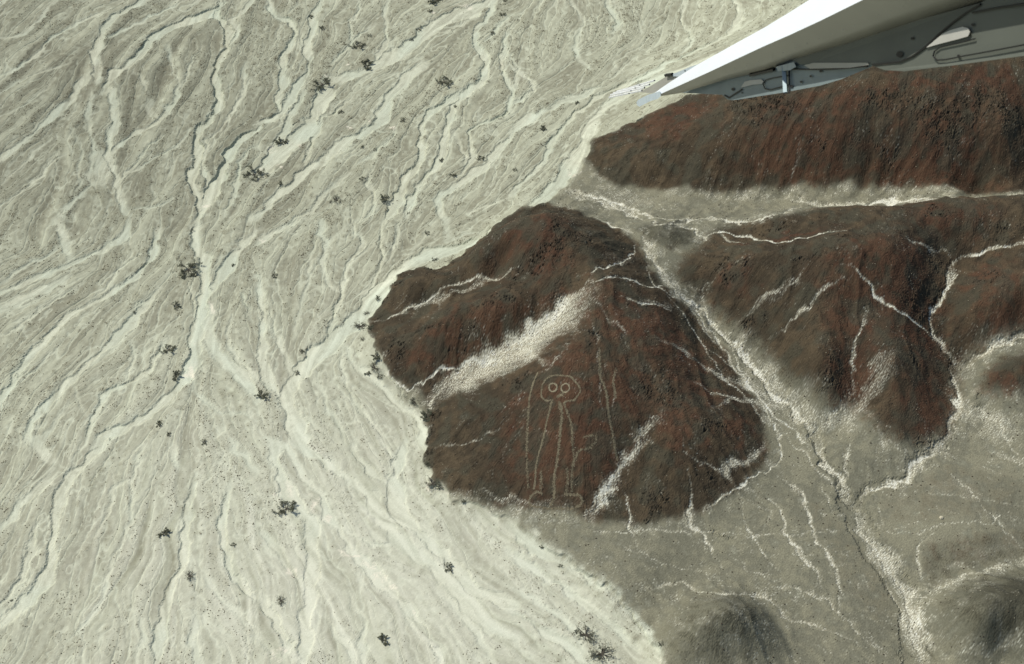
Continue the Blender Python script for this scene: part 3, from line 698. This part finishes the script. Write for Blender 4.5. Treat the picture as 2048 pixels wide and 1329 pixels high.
# ------------------------------------------------------------------ generic mesh maker + materials
def mesh_obj(name, V, F, mat, parent=None, smooth=False):
    me = bpy.data.meshes.new(name); me.from_pydata([tuple(v) for v in V], [], [tuple(f) for f in F]); me.update()
    if mat: me.materials.append(mat)
    if smooth: me.polygons.foreach_set('use_smooth', [True]*len(me.polygons))
    o = bpy.data.objects.new(name, me); C.objects.link(o)
    if parent: o.parent = parent
    return o
def empty(name, loc):
    o = bpy.data.objects.new(name, None); o.location = loc; o.empty_display_size = .3; C.objects.link(o); return o
def simple_mat(name, c, rough=.8, spec=.3, var=.2, scale=6., metallic=0.):
    m = bpy.data.materials.new(name); m.use_nodes = True; nt = m.node_tree; N, L = nt.nodes, nt.links; b = N['Principled BSDF']
    b.inputs['Roughness'].default_value = rough; b.inputs['Specular IOR Level'].default_value = spec; b.inputs['Metallic'].default_value = metallic
    tc = N.new('ShaderNodeTexCoord'); n1 = N.new('ShaderNodeTexNoise'); n1.inputs['Scale'].default_value = scale; n1.inputs['Detail'].default_value = 5
    L.new(tc.outputs['Object'], n1.inputs['Vector']); r = N.new('ShaderNodeValToRGB'); L.new(n1.outputs['Fac'], r.inputs[0])
    c = np.array(c, float)
    r.color_ramp.elements[0].position = .3; r.color_ramp.elements[1].position = .7
    r.color_ramp.elements[0].color = (*np.clip(c*(1-var), 0, 1), 1); r.color_ramp.elements[1].color = (*np.clip(c*(1+var), 0, 1), 1)
    L.new(r.outputs[0], b.inputs['Base Color']); return m

# ------------------------------------------------------------------ loose stones: nobody could count them
def stones(name, label, dens, count, smin, smax, mat):
    p = dens.ravel().astype(float); p /= p.sum(); ids = rng.choice(p.size, count, p=p)
    x = GXX.ravel()[ids]+rng.uniform(-.12, .12, count); y = GYY.ravel()[ids]+rng.uniform(-.12, .12, count); z = zat(x, y)
    s = smin*(smax/smin)**(rng.random(count)**2.2)
    ns = 5; a = rng.uniform(0, 6.28, count)[:, None]+np.arange(ns)*2*math.pi/ns+rng.uniform(-.4, .4, (count, ns))
    r = s[:, None]*rng.uniform(.7, 1.15, (count, ns))
    base = np.stack([x[:, None]+np.cos(a)*r, y[:, None]+np.sin(a)*r*.8, np.broadcast_to((z-.08)[:, None], r.shape)], -1)
    shd = np.stack([x[:, None]+np.cos(a)*r*.75, y[:, None]+np.sin(a)*r*.6, z[:, None]+s[:, None]*rng.uniform(.5, .9, (count, ns))], -1)
    top = np.stack([x+s*rng.uniform(-.2, .2, count), y, z+s*rng.uniform(.8, 1.2, count)], -1)[:, None]
    V = np.concatenate([base, shd, top], 1).reshape(-1, 3).astype(f32); nv = 2*ns+1
    tri = []
    for i in range(ns):
        j = (i+1) % ns; tri += [(i, j, ns+j), (i, ns+j, ns+i), (ns+i, ns+j, 2*ns)]
    Fq = (np.arange(count)[:, None, None]*nv+np.array(tri)[None]).reshape(-1, 3).astype(np.int32)
    me = bpy.data.meshes.new(name); me.vertices.add(len(V)); me.vertices.foreach_set('co', V.ravel())
    me.loops.add(Fq.size); me.loops.foreach_set('vertex_index', Fq.ravel()); me.polygons.add(len(Fq)); me.polygons.foreach_set('loop_start', np.arange(0, Fq.size, 3, dtype=np.int32))
    me.update(calc_edges=True); me.materials.append(mat); me.polygons.foreach_set('use_smooth', np.zeros(len(Fq), bool))
    o = bpy.data.objects.new(name, me); C.objects.link(o); tag(o, label, 'stones', kind='stuff'); return o
stm = simple_mat('weathered_grey_stone', srgb(112, 104, 86), .9, .15, .35, 3); psm = simple_mat('pale_stone', srgb(190, 182, 156), .9, .15, .2, 3)
clus = ss(.1, 1.6, noise(1.2, 6, .6)+.5*L2+.3*L1)
stones('stones', 'dark grey stones strewn over the gravel bars between the dry channels', plain*(.025+stony**1.5*(.1+clus**1.3)+.8*edge*clus)*(1-.93*chan)*(1-.6*dfan), 140000, .05, .19, stm)
stones('pale_stones', 'pale rubble strewn along the gullies and slides of the dark hills', hillw*(pv*(.15+clus)*ss(-.3, .4, gr)+.02), 9000, .04, .11, psm)
stones('dark_stones', 'small dark boulders on the hill slopes and wash beds', hillw*(rocky*.4+.05+.5*ss(.5, 1, trench)), 11000, .05, .22, simple_mat('dark_desert_stone', srgb(74, 66, 54), .9, .15, .35, 3))

# ------------------------------------------------------------------ the figure drawn on the slope: strips cleared of dark gravel, edged with pale stones
def fig(pts): return np.array(pts, float)/3.693+np.array([1000, 700])
geo_mat = simple_mat('cleared_pale_gravel', srgb(116, 108, 87), .95, .1, .25, 2.5); eye_mat = simple_mat('cleared_bright_gravel', srgb(138, 130, 107), .95, .1, .2, 2.5)
def glyph_line(P, width, dens, V, F, closed=False):
    g = ground(P[:, 0], P[:, 1])
    if closed: g = np.vstack([g, g[:1]])
    q = smooth_line(g, .35); seg = np.linalg.norm(np.diff(q, axis=0), axis=1); Ltot = seg.sum(); cum = np.concatenate([[0], np.cumsum(seg)])
    nst = int(Ltot*dens); fade = rng.random(400)
    for i in range(nst):
        t = rng.random()*Ltot
        if fade[int(t/2.2) % 400] < .3 and rng.random() < .3: continue
        kk = min(np.searchsorted(cum, t)-1, len(seg)-1); kk = max(kk, 0); u = (t-cum[kk])/max(seg[kk], 1e-6); c = q[kk]*(1-u)+q[kk+1]*u
        c = c+rng.normal(0, width*.6, 2); s = .05+.07*rng.random()**1.5; n_ = 5; b = len(V); a0 = rng.random()*6
        for j in range(n_):
            an = a0+j*2*math.pi/n_; rr = s*(.7+.5*rng.random()); X = c[0]+math.cos(an)*rr; Y = c[1]+math.sin(an)*rr; V.append((X, Y, float(zat(X, Y))+.025))
        V.append((c[0], c[1], float(zat(c[0], c[1]))+.05+.05*rng.random()))
        for j in range(n_): F.append((b+j, b+(j+1) % n_, b+n_))
def circ(cx_, cy_, r, n_=14): return fig([(cx_+math.cos(t)*r, cy_+math.sin(t)*r*1.02) for t in np.arange(n_)*2*math.pi/n_])
o0 = on_ground([1120], [890])[0]
glyph = empty('geoglyph', tuple(o0))
tag(glyph, 'pale outline of a round-eyed human figure cleared on the dark central hillside', 'geoglyph')
PARTS = [
 ('head_outline', [(fig([(385,378),(350,383),(320,370),(303,335),(315,270),(345,222),(400,200),(460,198),(520,210),(548,240),(582,280),(592,322),(565,360),(540,386),(490,390),(470,405)]), .13, 34, False)], None),
 ('eye', [(circ(391, 287, 30), .10, 48, True)], None), ('eye', [(circ(482, 292, 31), .10, 48, True)], None),
 ('chest_mark', [(fig([(420,358),(445,340),(472,340)]), .3, 40, False), (fig([(438,400),(442,440)]), .3, 30, False)], None),
 ('body_outline', [(fig([(380,388),(365,460),(345,540),(330,620),(315,680),(295,750),(275,820),(262,900),(262,950),(250,1040)]), .15, 34, False),
                   (fig([(470,405),(500,480),(525,560),(535,640),(538,740),(545,800),(530,900),(528,1000),(530,1060)]), .22, 22, False)], None),
 ('leg_line', [(fig([(440,400),(455,480),(446,600),(432,750),(415,860),(400,960),(400,1040),(395,1110),(370,1155)]), .26, 42, False)], None),
 ('leg_line', [(fig([(300,900),(305,980),(300,1060)]), .3, 30, False)], None),
 ('leg_line', [(fig([(495,880),(500,980),(488,1080)]), .25, 18, False)], None),
 ('arm', [(fig([(280,175),(262,210),(240,265),(222,345),(213,425)]), .16, 42, False), (fig([(213,425),(205,560),(198,720),(200,900),(208,1020)]), .22, 20, False)], None),
 ('arm', [(fig([(540,870),(560,800),(585,755),(640,740),(690,710),(712,665),(690,642),(610,660)]), .2, 18, False)], None),
 ('foot_outline', [(fig([(310,1075),(280,1058),(240,1080),(218,1120),(224,1158),(290,1174),(400,1182)]), .2, 36, False)], None),
 ('foot_outline', [(fig([(400,1182),(500,1184),(585,1165),(606,1125),(585,1092),(540,1080),(480,1082)]), .25, 32, False)], None),
]
for nm, ls, lb in PARTS:
    V, F = [], []
    for (P, w, dn, cl) in ls: glyph_line(P, w*1.05, dn*(1.9 if nm == 'eye' else 1.8), V, F, cl)
    V = [(v[0]-o0[0], v[1]-o0[1], v[2]-o0[2]) for v in V]
    mesh_obj(nm, V, F, eye_mat if nm == 'eye' else geo_mat, glyph)
for lab, P, w, dn in [('faint straight pale line running downhill right of the figure on the dark slope', fig([(735,0),(738,130),(742,220),(765,260),(788,350),(800,460),(815,560),(835,650),(850,750),(866,822)]), .25, 42),
                      ('short broken pale line high on the slope beside the long straight line', fig([(858,155),(835,250),(848,300),(850,370)]), .3, 36)]:
    V, F = [], []; glyph_line(P, w, dn*1.5, V, F); b = V[len(V)//2]; V = [(v[0]-b[0], v[1]-b[1], v[2]-b[2]) for v in V]
    o = mesh_obj('ground_line', V, F, geo_mat); o.location = b; tag(o, lab, 'ground line')

# ------------------------------------------------------------------ desert shrubs: low bare spreading limbs with clumps of grey twigs
bark = simple_mat('grey_bark', srgb(76, 72, 62), .9, .1, .3, 8); twig = simple_mat('grey_green_twigs', srgb(80, 82, 66), .9, .1, .4, 9)
def tube(V, F, a, b, ra, rb):
    a, b = np.array(a), np.array(b); d = b-a; d = d/(np.linalg.norm(d)+1e-9); u = np.cross(d, [0.3, .1, 1]); u /= np.linalg.norm(u)+1e-9; w = np.cross(d, u); s = len(V)
    for c, r in ((a, ra), (b, rb)):
        for j in range(4): t = j*math.pi/2; V.append(tuple(c+(u*math.cos(t)+w*math.sin(t))*r))
    for j in range(4): F.append((s+j, s+(j+1) % 4, s+4+(j+1) % 4, s+4+j))
def make_shrub(seed, limbs, leafy):
    """unit radius shrub; returns (limb mesh, crown mesh)"""
    R = random.Random(seed); V, F, LV, LF = [], [], [], []
    def leaf(c, n_, sp):
        for _ in range(n_):
            p = [c[i]+R.gauss(0, sp) for i in range(3)]; p[2] = max(.03, p[2]); s = R.uniform(.015, .04); a = R.uniform(0, 6.28); l = R.uniform(1.2, 2.6); tl = R.uniform(-.7, .7)
            dx, dy = math.cos(a), math.sin(a); b = len(LV)
            LV.extend([(p[0]-dx*s*l, p[1]-dy*s*l, p[2]-tl*s*l), (p[0]-dy*s*.7, p[1]+dx*s*.7, p[2]+s*.4), (p[0]+dx*s*l, p[1]+dy*s*l, p[2]+tl*s*l), (p[0]+dy*s*.7, p[1]-dx*s*.7, p[2]-s*.3)])
            LF.append((b, b+1, b+2, b+3))
    def branch(p, a, el, ln, r, depth):
        n_ = 4
        for i in range(n_):
            q = (p[0]+math.cos(a)*math.cos(el)*ln/n_, p[1]+math.sin(a)*math.cos(el)*ln/n_, max(.02, p[2]+math.sin(el)*ln/n_))
            tube(V, F, p, q, r, r*.8); r *= .8; p = q; a += R.gauss(0, .28); el += R.gauss(-.05, .15)
            if depth < 3 and i > 0 and R.random() < (.85 if depth == 0 else .6): branch(p, a+R.choice((-1, 1))*R.uniform(.4, .9), el+R.uniform(-.1, .35), ln*R.uniform(.4, .65), r*.7, depth+1)
            if leafy and depth > 0: leaf(p, int(leafy*R.uniform(.3, 1.3)), .06)
        if leafy: leaf(p, leafy, .07)
    for i in range(limbs): branch((0, 0, .02), i*2*math.pi/limbs+R.uniform(-.4, .4), R.uniform(.2, .8), R.uniform(.5, 1.05), .055 if limbs > 12 else .042, 0)
    return (V, F), (LV, LF)
protos = []
for i, (sd, lb, lf) in enumerate([(3, 10, 3), (11, 8, 7), (23, 9, 4), (37, 6, 10), (51, 13, 1)]):
    (V, F), (LV, LF) = make_shrub(sd, lb, lf)
    a = bpy.data.meshes.new('limbs'); a.from_pydata(V, [], F); a.materials.append(bark)
    b = bpy.data.meshes.new('crown'); b.from_pydata(LV, [], LF); b.materials.append(twig); protos.append((a, b))
# x y radius(px) proto label
SH = """872 3 13 1|dense shrub cut by the photo's top edge beside white silt
860 24 6 3|small shrub on the bank just under the dense top-edge shrub
837 57 9 0|shrub on the dark bank edge of the upper wash, two thirds up the bank
822 80 6 3|tiny shrub at the lower end of the upper wash's dark bank
739 72 6 0|small bare shrub up the slope from a big spiky one
717 93 13 0|spiky dark shrub at the head of a pale triangular gully
735 132 13 1|wide dark shrub pair on the wash bank above white silt patches
645 170 15 0|big dark spiky shrub where the wide wash meets two side channels
644 57 8 2|shrub right of the narrow channel near the top of the photo
620 33 7 3|shrub in the fork of two small channels near the top edge
890 167 13 0|lone spiky shrub among pale gravel right of the upper wash
984 67 6 3|small dark shrub on the inner bank of the curving channel
1005 30 9 2|shrub between two narrow channels near the top edge, centre right
1009 2 7 0|shrub clipped by the top edge above the centre right channels
682 227 7 3|small dark shrub left of a forked channel in the upper plain
805 243 8 2|low shrub at the tail of a stony bar in the upper plain
564 283 11 1|shrub clump on the dark bank above a white silt patch
724 295 5 3|small round shrub in open gravel, left one of a close pair
750 300 5 0|tiny spiky shrub in open gravel, right one of a close pair
507 350 16 0|large sprawling shrub on the gravel left of the upper centre washes
561 368 7 1|small shrub right of the large sprawling one
675 402 12 4|bare many-limbed shrub on sand amid faint rills
661 405 6 4|thin twig heap touching the bare many-limbed shrub
769 400 11 2|shrub on a gravel bar with a faint ring of stones
724 360 7 0|small shrub midway between the many-limbed shrub and the silt patches
962 318 9 0|shrub at the tip of a grey bar by the broad eastern wash
884 320 8 2|ragged shrub at a junction of narrow channels
905 352 8 1|shrub below the pointed dark gravel bar
817 427 5 0|small shrub on a channel edge above the hill foot plain
912 213 6 2|small shrub near the bend of the narrow eastern channel
1086 258 9 1|dark shrub alone on the pale wash left of the aircraft wing
1155 208 6 3|small shrub on pale gravel below the wing tip's left side
1030 342 6 0|small shrub on striped gravel above the hill foot
855 468 7 0|star-shaped small shrub on the bar right above the hill
869 520 8 0|shrub in the wash touching the dark hill's upper edge
377 543 17 0|big black spiky shrub with a side tuft beside the long central channel
388 552 8 1|side tuft at the lower right of the big black spiky shrub
382 461 6 0|small shrub on the long dark bank line, upper left of centre
467 530 5 3|tiny dark shrub on a pale channel edge
353 614 10 2|low wide shrub on sand left of the central channel
338 701 13 0|dark shrub above two parallel rills, left of the junction
352 755 11 1|bushy dark shrub at the edge of the white-streaked junction
317 850 9 3|dark shrub below the diagonal channel left of centre
338 870 7 2|small shrub just lower right of another below the diagonal channel
267 626 5 3|tiny shrub on the bank of the left diagonal channel
549 553 8 0|lone dark shrub on smooth sand right of the central channel
757 596 9 2|faint grey shrub against the hill's upper left foot
732 626 8 4|thin grey shrub at the hill's westernmost corner
722 652 14 4|large tangled thicket in front of the hill's western point
742 658 8 1|dark bushy shrub wedged between the thicket and the hill
725 680 9 4|sparse shrub along the lower fringe of the tangled thicket
604 705 7 2|small shrub on the bank above the big diagonal wash
754 713 11 1|leafy shrub hugging the dark hill's foot
594 746 8 2|shrub on the lower bank of the big diagonal wash
734 748 8 1|compact dark shrub at the left of a cluster under the hill
750 738 12 4|open branching shrub in the middle of the cluster under the hill
760 754 8 0|dark shrub at the lower right of the cluster under the hill
525 793 13 2|black shrub with a trailing right branch at the wash junction
832 808 12 4|bare scrub at the mouth of the pale gully
857 833 13 3|dense dark bush at the foot of the figure's hill
408 887 9 2|dark low shrub on the fan below the junction
327 1069 11 1|dark flat shrub beside a stone scatter, lower left plain
467 1091 7 0|small spiky shrub right of a narrow channel, lower left plain
380 1153 12 4|pale bare shrub beside the widening lower channel
23 1201 4 3|tiny bluish shrub by the white track at the left edge
574 1018 16 0|big black shrub at the head of a curved dark bank
897 1136 11 2|ragged shrub on the broad pale wash in the lower middle
769 1283 12 1|flat dark shrub on gravel near the bottom edge
562 1203 11 4|thin dead shrub among scattered stones near the lower wash
865 972 15 4|wide bare radial shrub at the hill's lower left foot
882 976 9 0|darker shrub touching the wide bare radial one
927 1004 6 3|small round bush where the hill slope meets the pale wash
855 933 8 2|scrubby shrub on the hill's lower left edge
1121 1133 6 0|small shrub on the sunlit wash below the terrace edge
1171 1271 19 4|large dead branching tree near the bottom, upper one of two
1151 1263 6 3|small dense bush attached left of the upper dead tree
1204 1309 22 4|largest bare spreading tree near the bottom, lower one of two
1322 1291 9 2|shrub at the tip of the terrace above pinkish gravel
1084 1093 6 3|dark bush on the terrace lip above the wash"""
ent = []
for ln in SH.splitlines():
    a, lab = ln.split('|'); x, y, r, p = a.split(); ent.append((float(x), float(y), float(r), int(p), lab))
sg = on_ground(np.array([e[0] for e in ent]), np.array([e[1] for e in ent]))
for (px, py, r, p, lab), g in zip(ent, sg):
    big_ = r >= 18
    o = empty('bare_tree' if big_ else 'desert_shrub', tuple(g)); R = r*mpp(g[1])*(.72 if r < 10 else .95 if r < 15 else 1.12)
    o.scale = (R, R*random.uniform(.9, 1.15), R*.62); o.rotation_euler = (0, 0, random.uniform(0, 6.28))
    tag(o, lab, 'tree' if big_ else 'shrub', 'bare trees near the bottom' if big_ else 'shrubs dotted over the dry washes')
    for nm, me in (('limbs', protos[p][0]), ('crown', protos[p][1])):
        c = bpy.data.objects.new(nm, me); C.objects.link(c); c.parent = o
# pale boulder lying alone on the right-hand terrace
b0 = on_ground([1881], [1039])[0]; V = []; F = []
for i in range(4):
    for j in range(7):
        a = j*2*math.pi/7; rr = (.42, .5, .36, .1)[i]*random.uniform(.85, 1.15); V.append((math.cos(a)*rr, math.sin(a)*rr*.8, (-.1, .15, .4, .5)[i]))
for i in range(3):
    for j in range(7): F.append((i*7+j, i*7+(j+1) % 7, i*7+7+(j+1) % 7, i*7+7+j))
F.append(tuple(21+j for j in range(7)))
bo = mesh_obj('boulder', V, F, psm); bo.location = tuple(b0); tag(bo, 'single pale boulder on the dark right-hand terrace', 'boulder')

# ------------------------------------------------------------------ the aircraft's wing, a few metres from the camera
def wd(px): return 1.0/(.118+(px-1275)*2.52e-4)                      # distance of the wing's axis
def wp(px, py, off=0.): return CAMP+rays(px, py)*(wd(px)+off)
WCEN = wp(1700, 100)
wing = empty('aircraft_wing', tuple(WCEN)); tag(wing, 'white aircraft wing reaching into the top right corner, its tip towards the middle', 'aircraft wing')
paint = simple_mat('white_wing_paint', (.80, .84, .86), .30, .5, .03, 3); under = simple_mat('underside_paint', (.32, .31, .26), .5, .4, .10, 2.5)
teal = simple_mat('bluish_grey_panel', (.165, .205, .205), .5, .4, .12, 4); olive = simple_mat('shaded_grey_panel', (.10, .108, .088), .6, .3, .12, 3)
black = simple_mat('black_rubber', (.012, .012, .012), .6, .3, .1, 5); capm = simple_mat('tip_plastic', (.45, .52, .54), .4, .5, .08, 20)
palem = simple_mat('slot_lit_tone', (.42, .41, .36), .5, .4, .06, 8)  # sunlit surface glimpsed through the slots, painted as pale plates
def wmesh(name, V, F, mat, smooth=False, parent=wing):
    o = mesh_obj(name, [tuple(np.array(v)-WCEN) for v in V], F, mat, None, smooth); o.parent = parent; return o
def interp(tab, x):
    t = np.array(tab, float); return float(np.interp(x, t[:, 0], t[:, 1]))
TT = [(1296,196),(1330,171),(1394,130),(1555,41),(1617,0),(1900,-168),(2600,-570)]
MM = [(1296,203),(1320,189),(1415,146),(1523,95),(1608,58),(1726,0),(1900,-85),(2600,-430)]
LL = [(1296,205),(1320,193),(1364,186),(1454,159),(1536,142),(1587,121),(1694,91),(1845,42),(1961,9),(2600,-175)]
xs = [1296,1308,1320,1340,1364,1390,1420,1454,1490,1530,1580,1640,1700,1780,1860,1960,2080,2240,2420,2600]
V = []; K = 10
for x in xs:
    t, m, l = interp(TT, x), interp(MM, x), interp(LL, x); k_ = ss(1290, 1500, np.array(float(x))); k_ = .35+.65*float(k_)
    T = wp(x, t, .30*k_); M = wp(x, m, 0); Lw = wp(x, l, .42*k_); B = (T+Lw)/2+FWD*.10*k_
    ring = []
    for i in range(5): ring.append(T+(M-T)*i/5+(wp(x, (t+m)/2, -.03*k_)-wp(x, (t+m)/2, 0))*math.sin(math.pi*i/5)*.8)
    ring.append(M)
    for i in (1, 2, 3): ring.append(M+(Lw-M)*i/3)
    ring.append(B); V += ring
F = []
for a in range(len(xs)-1):
    for j in range(K):
        F.append((a*K+j, a*K+(j+1) % K, (a+1)*K+(j+1) % K, (a+1)*K+j))
F.append(tuple(range(K))); F.append(tuple(reversed(range((len(xs)-1)*K, len(xs)*K))))
Ftop = [f for i, f in enumerate(F[:-2]) if i % K < 5]; Fund = [f for i, f in enumerate(F[:-2]) if i % K >= 5]+F[-2:]
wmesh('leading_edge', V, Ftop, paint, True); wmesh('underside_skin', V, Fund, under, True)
def slab(name, P, off, thick, mat, parent=wing):
    n_ = len(P); V = [wp(x, y, off) for x, y in P]+[wp(x, y, off+thick) for x, y in P]
    F = [tuple(range(n_)), tuple(reversed(range(n_, 2*n_)))]+[(i, (i+1) % n_, n_+(i+1) % n_, n_+i) for i in range(n_)]
    return wmesh(name, V, F, mat, False, parent)
def rod(name, pts, r, mat, off, parent=wing):
    V, F = [], []
    for (a, b) in zip(pts[:-1], pts[1:]): tube(V, F, wp(a[0], a[1], off), wp(b[0], b[1], off), r, r)
    return wmesh(name, V, F, mat, False, parent)
def disc(name, x, y, r, off, mat, parent=wing):
    return slab(name, [(x+math.cos(t)*r, y+math.sin(t)*r*.9) for t in np.arange(12)*math.pi/6], off, .006, mat, parent)
slab('wing_tip_cap', [(1273,205),(1276,200),(1296,190),(1320,183),(1322,192),(1316,198),(1300,203),(1290,208),(1279,214),(1274,211)], -.02, .05, capm)
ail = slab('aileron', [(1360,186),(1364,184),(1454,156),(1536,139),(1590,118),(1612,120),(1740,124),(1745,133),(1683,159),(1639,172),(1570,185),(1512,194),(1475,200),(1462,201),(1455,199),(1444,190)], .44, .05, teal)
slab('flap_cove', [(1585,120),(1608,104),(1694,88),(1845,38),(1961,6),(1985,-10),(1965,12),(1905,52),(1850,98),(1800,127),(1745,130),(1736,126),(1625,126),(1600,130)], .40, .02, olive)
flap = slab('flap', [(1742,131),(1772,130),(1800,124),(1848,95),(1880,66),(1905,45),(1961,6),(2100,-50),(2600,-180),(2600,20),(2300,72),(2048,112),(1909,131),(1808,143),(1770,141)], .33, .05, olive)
slab('gap_seal', [(1608,131),(1628,126),(1735,126),(1738,130),(1700,136),(1620,138)], .385, .01, under)
slab('slot', [(1482,175),(1489,164),(1500,161),(1522,159),(1527,163),(1524,168),(1505,170),(1490,174)], .425, .006, palem, ail)
slab('slot', [(1852,96),(1866,84),(1885,68),(1900,61),(1925,54),(1936,57),(1940,64),(1936,73),(1915,79),(1880,88)], .315, .006, palem, flap)
rod('hinge_rod', [(1568,134),(1571,186)], .011, simple_mat('hinge_metal', (.22, .28, .29), .35, .5, .1, 9, .3), .40, ail)
rod('panel_seam', [(1579,136),(1579,187)], .0035, black, .425, ail)
rod('panel_seam', [(1578,151),(1548,156),(1532,160),(1526,168),(1530,178),(1540,180),(1578,170)], .0025, black, .430, ail)
rod('panel_seam', [(1449,191),(1458,196),(1470,188),(1484,179)], .004, black, .430, ail)
rod('panel_seam', [(1500,151),(1520,146),(1548,140)], .007, black, .41, ail)
rod('panel_seam', [(1583,139),(1660,139),(1735,133)], .003, black, .425, ail)
rod('panel_seam', [(1961,9),(1935,24),(1905,46),(1880,67),(1850,95),(1825,113),(1800,124),(1745,130)], .0035, black, .322, flap)
rod('panel_seam', [(2048,90),(1980,103),(1930,112),(1890,120),(1874,121),(1866,113),(1869,103),(1880,95),(1910,88),(1950,78)], .0022, black, .322, flap)
rod('panel_seam', [(2100,-4),(2048,8),(1990,17),(1945,26)], .003, black, .322, flap)
wmesh('hinge_bracket', *(lambda P: ([wp(x, y, .37) for x, y in P]+[wp(x, y, .45) for x, y in P], [tuple(range(6)), tuple(reversed(range(6, 12)))]+[(i, (i+1) % 6, 6+(i+1) % 6, 6+i) for i in range(6)]))([(1552,134),(1575,128),(1588,125),(1592,134),(1580,141),(1556,143)]), simple_mat('bracket_metal', (.26, .31, .32), .4, .5, .15, 12))
for x, y, r in ((1466,179,3.5),(1484,186,1.6),(1583,173,3),(1602,164,2.4),(1641,143,2.6),(1621,153,2.4)): disc('bolt', x, y, r, .43, black, ail)
disc('drain_hole', 1799, 109, 7, .392, black); disc('bolt', 1824, 77, 3, .392, black); disc('bolt', 1945, 50, 3, .323, black, flap); disc('bolt', 1917, 112, 3, .323, black, flap)
disc('bolt', 1364, 184.5, 1.8, .40, black)
end = slab('aileron_tip', [(1280,185),(1300,173),(1335,152),(1352,150),(1362,153),(1325,178),(1305,187)], .50, .03, under)
slab('balance_plate', [(1333,151),(1352,146),(1380,134),(1396,129),(1400,132),(1362,154),(1345,153)], .46, .03, capm, end)
rod('seam', [(1331,151),(1345,149)], .010, black, .44, end)
disc('bolt', 1370, 142, 1.5, .455, black, end)
for a, b in (((1218,195.5),(1284,181.5)),((1221,190.5),(1289,176)),((1227,186.5),(1299,169.5)),((1234,183.5),(1309,161.5))):
    w_ = rod('static_wick', [a, b], .0065, simple_mat('white_wick', (.9, .9, .88), .5, .3, .02) if 'white_wick' not in bpy.data.materials else bpy.data.materials['white_wick'], .52, end)
    m_ = ((a[0]+b[0]*1.6)/2.6, (a[1]+b[1]*1.6)/2.6); rod('wick_clamp', [(m_[0]-1.5, m_[1]+.4), (m_[0]+1.5, m_[1]-.4)], .0045, black, .51, end)

for i in range(26):
    x = 1470+i*24; a_, b_ = interp(MM, x), interp(LL, x)
    disc('rivet', x, a_+(b_-a_)*.55, 1.1, .17, under)
